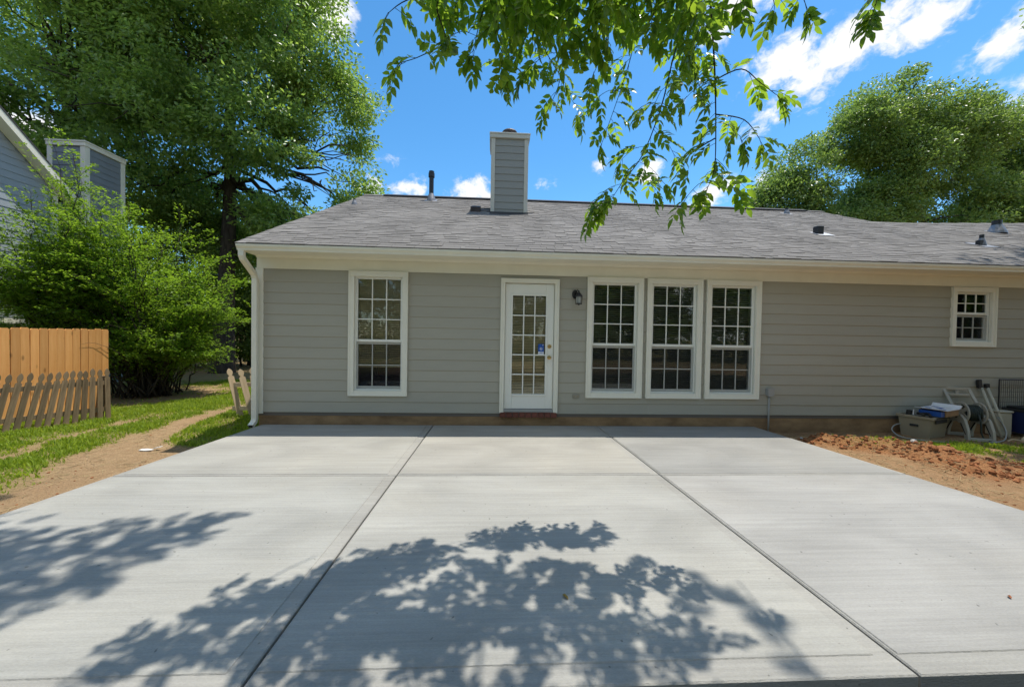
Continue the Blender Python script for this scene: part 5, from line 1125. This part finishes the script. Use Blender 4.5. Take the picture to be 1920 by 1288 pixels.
for k, P in TW.items():
    sp = smooth_path(P, 5); b = MB(); r0 = .0075 if k in ('T5', 'T6') else .0045
    b.tube(sp, np.linspace(r0, .0018, len(sp)), 6); o = b.build('branch', MT['twig'], st_, True, origin=tuple(sp[0])); brs[k] = o
    subs = []
    L = leaves_on(sp, .072 if k[:2] in ('T5', 'T8') else (.10 if k in ('T6',) else .085), .03)
    if k in ('T5', 'T8', 'T6', 'T4', 'T7', 'T4b', 'T3', 'T2'):
        m = len(sp)
        for q in range(3, m-2, 2 if k in ('T5',) else 4):
            s_ = gl.choice((-1, 1)); e = sp[q]+Vector((s_*gl.uniform(.10, .22), gl.uniform(-.10, .10), -gl.uniform(.05, .18))); L += leaves_on([sp[q], (sp[q]+e)/2+Vector((0, 0, .03)), e], .085, .06); bb = MB(); bb.tube(smooth_path([sp[q], (sp[q]+e)/2+Vector((0, 0, .03)), e], 3), .0018, 4); bb.build('twig', MT['twig'], o, True)
    for p, d in L: vis.append((k, p, frame(d, gl), gl.randrange(6)))
# dense roof of leaves along the top of the view
dense = []
for i in range(60):
    dd_ = gl.uniform(2.0, 2.65); x = dd_*gl.uniform(-.10, .56); y = dd_-6.055; zt = 1.446+dd_*(.80+.16*gl.random()); P = [(x, y, zt+.36), (x+gl.uniform(-.12, .12), y+gl.uniform(-.06, .06), zt+.2), (x+gl.uniform(-.30, .30), y+gl.uniform(-.14, .10), zt+gl.uniform(-.02, .14))]
    o = None
    for p, d in leaves_on(P, .10, .02): dense.append((p, frame(d, gl), gl.randrange(6)))
gl.shuffle(vis)
nleafobj = 0; stuff = []
vis.sort(key=lambda t: 0 if t[1].z < 3.9 else 1)
for k, p, Rm, v in vis:
    if nleafobj < 292:
        o = inst('leaf', CM[v], brs[k], p, Rm.to_euler()); nleafobj += 1
    else: stuff.append((p, Rm, v))
stuff += dense
# out-of-view canopy that throws the leaf shadows: points on the slab carried up along the sun
def inpoly(x, y, P):
    c = False; n = len(P)
    for i in range(n):
        a, b_ = P[i], P[(i+1) % n]
        if (a[1] > y) != (b_[1] > y) and x < (b_[0]-a[0])*(y-a[1])/(b_[1]-a[1])+a[0]: c = not c
    return c
CI = np.linalg.inv(np.array([[r2.x, u2.x, -fw.x], [r2.y, u2.y, -fw.y], [r2.z, u2.z, -fw.z]]))
def in_view(p, marg=.0):
    q = CI @ np.array([p[0], p[1]+CD, p[2]-CH])
    if -q[2] < .1: return False
    X = 960+f_px*q[0]/-q[2]; Y = 644-f_px*q[1]/-q[2]; return -marg < X < 1920+marg and Y > -marg
mainS = [(-1.35, -4.62), (-1.3, -4.35), (-1.0, -4.18), (-.93, -3.8), (-.55, -3.55), (-.36, -3.75), (-.1, -3.42), (.1, -3.75), (.30, -3.5), (.45, -3.8), (.58, -3.7), (.62, -4.0), (.85, -3.85), (.92, -4.1), (1.02, -4.15), (.98, -4.62), (.8, -4.9), (-1.2, -4.9)]
leftS = [(-2.0, -3.13), (-1.75, -3.13), (-1.9, -3.35), (-1.95, -3.7), (-2.05, -4.0), (-2.35, -4.2), (-2.3, -4.5), (-3.0, -4.5), (-3.8, -4.6), (-4.9, -4.4), (-4.9, -3.5), (-3.9, -3.3), (-3.3, -3.3), (-2.9, -3.45), (-2.6, -3.2), (-2.35, -3.3)]
def carry(poly, n, z0, z1, bb, limb):
    k = 0; tries = 0; ctr = []
    while len(ctr) < n and tries < 20000:
        tries += 1; x = gl.uniform(bb[0], bb[1]); y = gl.uniform(bb[2], bb[3])
        if not inpoly(x, y, poly): continue
        h = gl.uniform(z0, z1); s_ = h-slab_z(y); ctr.append(Vector((x+.25*s_, y+.126*s_, h)))
    for c in ctr:
        if in_view(c, 130): continue
        for q in range(3):
            d = Vector((gl.gauss(0, .6), gl.gauss(0, .6), gl.uniform(-.5, .1))); p = c+Vector((gl.gauss(0, .07), gl.gauss(0, .07), gl.gauss(0, .08))); stuff.append((p, frame(d, gl), gl.randrange(6)))
carry(mainS, 46, 3.55, 4.5, (-1.5, 1.1, -5, -3.3), 'B')
carry([(-.85, -4.15), (.55, -4.15), (.72, -4.6), (.6, -5), (-1, -5)], 40, 3.6, 4.4, (-1, .8, -5, -4.1), 'B')
carry([(-1.62, -4.56), (-1.4, -4.42), (-1.15, -4.3), (-1.2, -4.4), (-1.45, -4.58)], 10, 3.8, 4.4, (-1.7, -1, -4.7, -4.2), 'B')
carry(leftS, 300, 6.3, 7.6, (-5, -1.6, -4.7, -3.0), 'C')
carry([(1.15, -4.1), (1.5, -4.2), (1.6, -4.55), (1.2, -4.6), (1.0, -4.3)], 5, 7.5, 8.5, (1, 1.7, -4.7, -4.0), 'D')
carry([(-7.2, -2.6), (-5.0, -2.45), (-4.6, -2.2), (-5.4, -1.95), (-7, -2.1)], 26, 7.0, 7.8, (-7.3, -4.5, -2.7, -1.9), 'C')
# crown over and behind the viewer
for i in range(200):
    th = gl.uniform(0, 6.28); rr = 3.6*math.sqrt(gl.random()); c = Vector((2.2+rr*math.cos(th), -9.6+rr*math.sin(th), 6.6+gl.uniform(-.9, 2.2)))
    for q in range(3): stuff.append((c+Vector((gl.gauss(0, .2), gl.gauss(0, .2), gl.gauss(0, .15))), frame((gl.gauss(0, .6), gl.gauss(0, .6), -.2), gl), gl.randrange(6)))
sv = []; sf_ = []; smi = []; o_ = 0
for p, Rm, v in stuff:
    A = np.array(Rm); sv.append(CVv[v] @ A.T+np.array(p)); sf_ += [tuple(i+o_ for i in f) for f in CVf[v]]; smi += CVm[v]; o_ += len(CVv[v])
me = bpy.data.meshes.new('foliage'); me.from_pydata(np.concatenate(sv).tolist(), [], sf_); me.materials.append(MT['leaf_near']); me.materials.append(MT['twig']); me.polygons.foreach_set('material_index', smi); me.update()
tag(inst('foliage', me, st_, (0, 0, 0)), kind='stuff')
# tree out to the right whose crown shades the wing's eave and the dirt by the crate
tree('yard_tree', 'yard tree whose crown shades the right end of the roof and wall', (14.5, -5.0, 0), 9.5, .26,
     [(11.8, .3, 8.9, 1.5, .7, .6), (10.1, .15, 8.9, 1.0, .45, .35), (13.0, .3, 8.2, 2.0, 1.2, 1.0), (9.9, -.7, 9.6, 1.3, .55, .7), (11.6, -1.0, 9.4, 1.7, .8, 1), (13.5, -3.2, 9.5, 2.4, 2.2, 1.6), (15.5, -2, 8.8, 2.6, 2.4, 1.6), (12.3, -4.6, 4.6, 2.3, 1.8, 1.8), (12.0, -3.2, 6.2, 2.0, 1.5, 1.5), (8.6, -5.7, 5.0, 2.4, 1.7, 2.0), (11.2, -5.2, 4.4, 2.4, 1.7, 2.2), (9.0, -7.6, 6.2, 2.6, 2, 2)], 560, 90, .17, MT['leaf_right'], 81, .6, .2, start=.45)  # low front lobes added out of view to darken the right wall
# wood behind the viewer, met only as reflections in the panes
rw = ['first', 'second', 'third', 'fourth', 'fifth', 'sixth', 'seventh', 'eighth', 'ninth', 'tenth', 'eleventh', 'twelfth', 'thirteenth']
for i in range(13):
    x = -15+4.6*i; y = -19.5+1.6*math.sin(i*2.1); h = 10.5+1.5*math.cos(i*1.7)
    tree('rear_tree', rw[i]+' tree from the left in the wood at the back of the yard', (x, y, -.1), h*.9, .22, [(x, y, h*.78, 2.7, 2.0, h*.24), (x+1.2, y, h*.5, 2.8, 2.0, h*.24), (x-1.2, y+.4, h*.38, 2.8, 2.0, h*.24), (x, y+.8, h*.15, 3.0, 1.8, h*.17)], 190, 60, .27, MT['leaf_wood'], 90+i, 1.0, .2, 'wood at the back of the yard', start=.2)
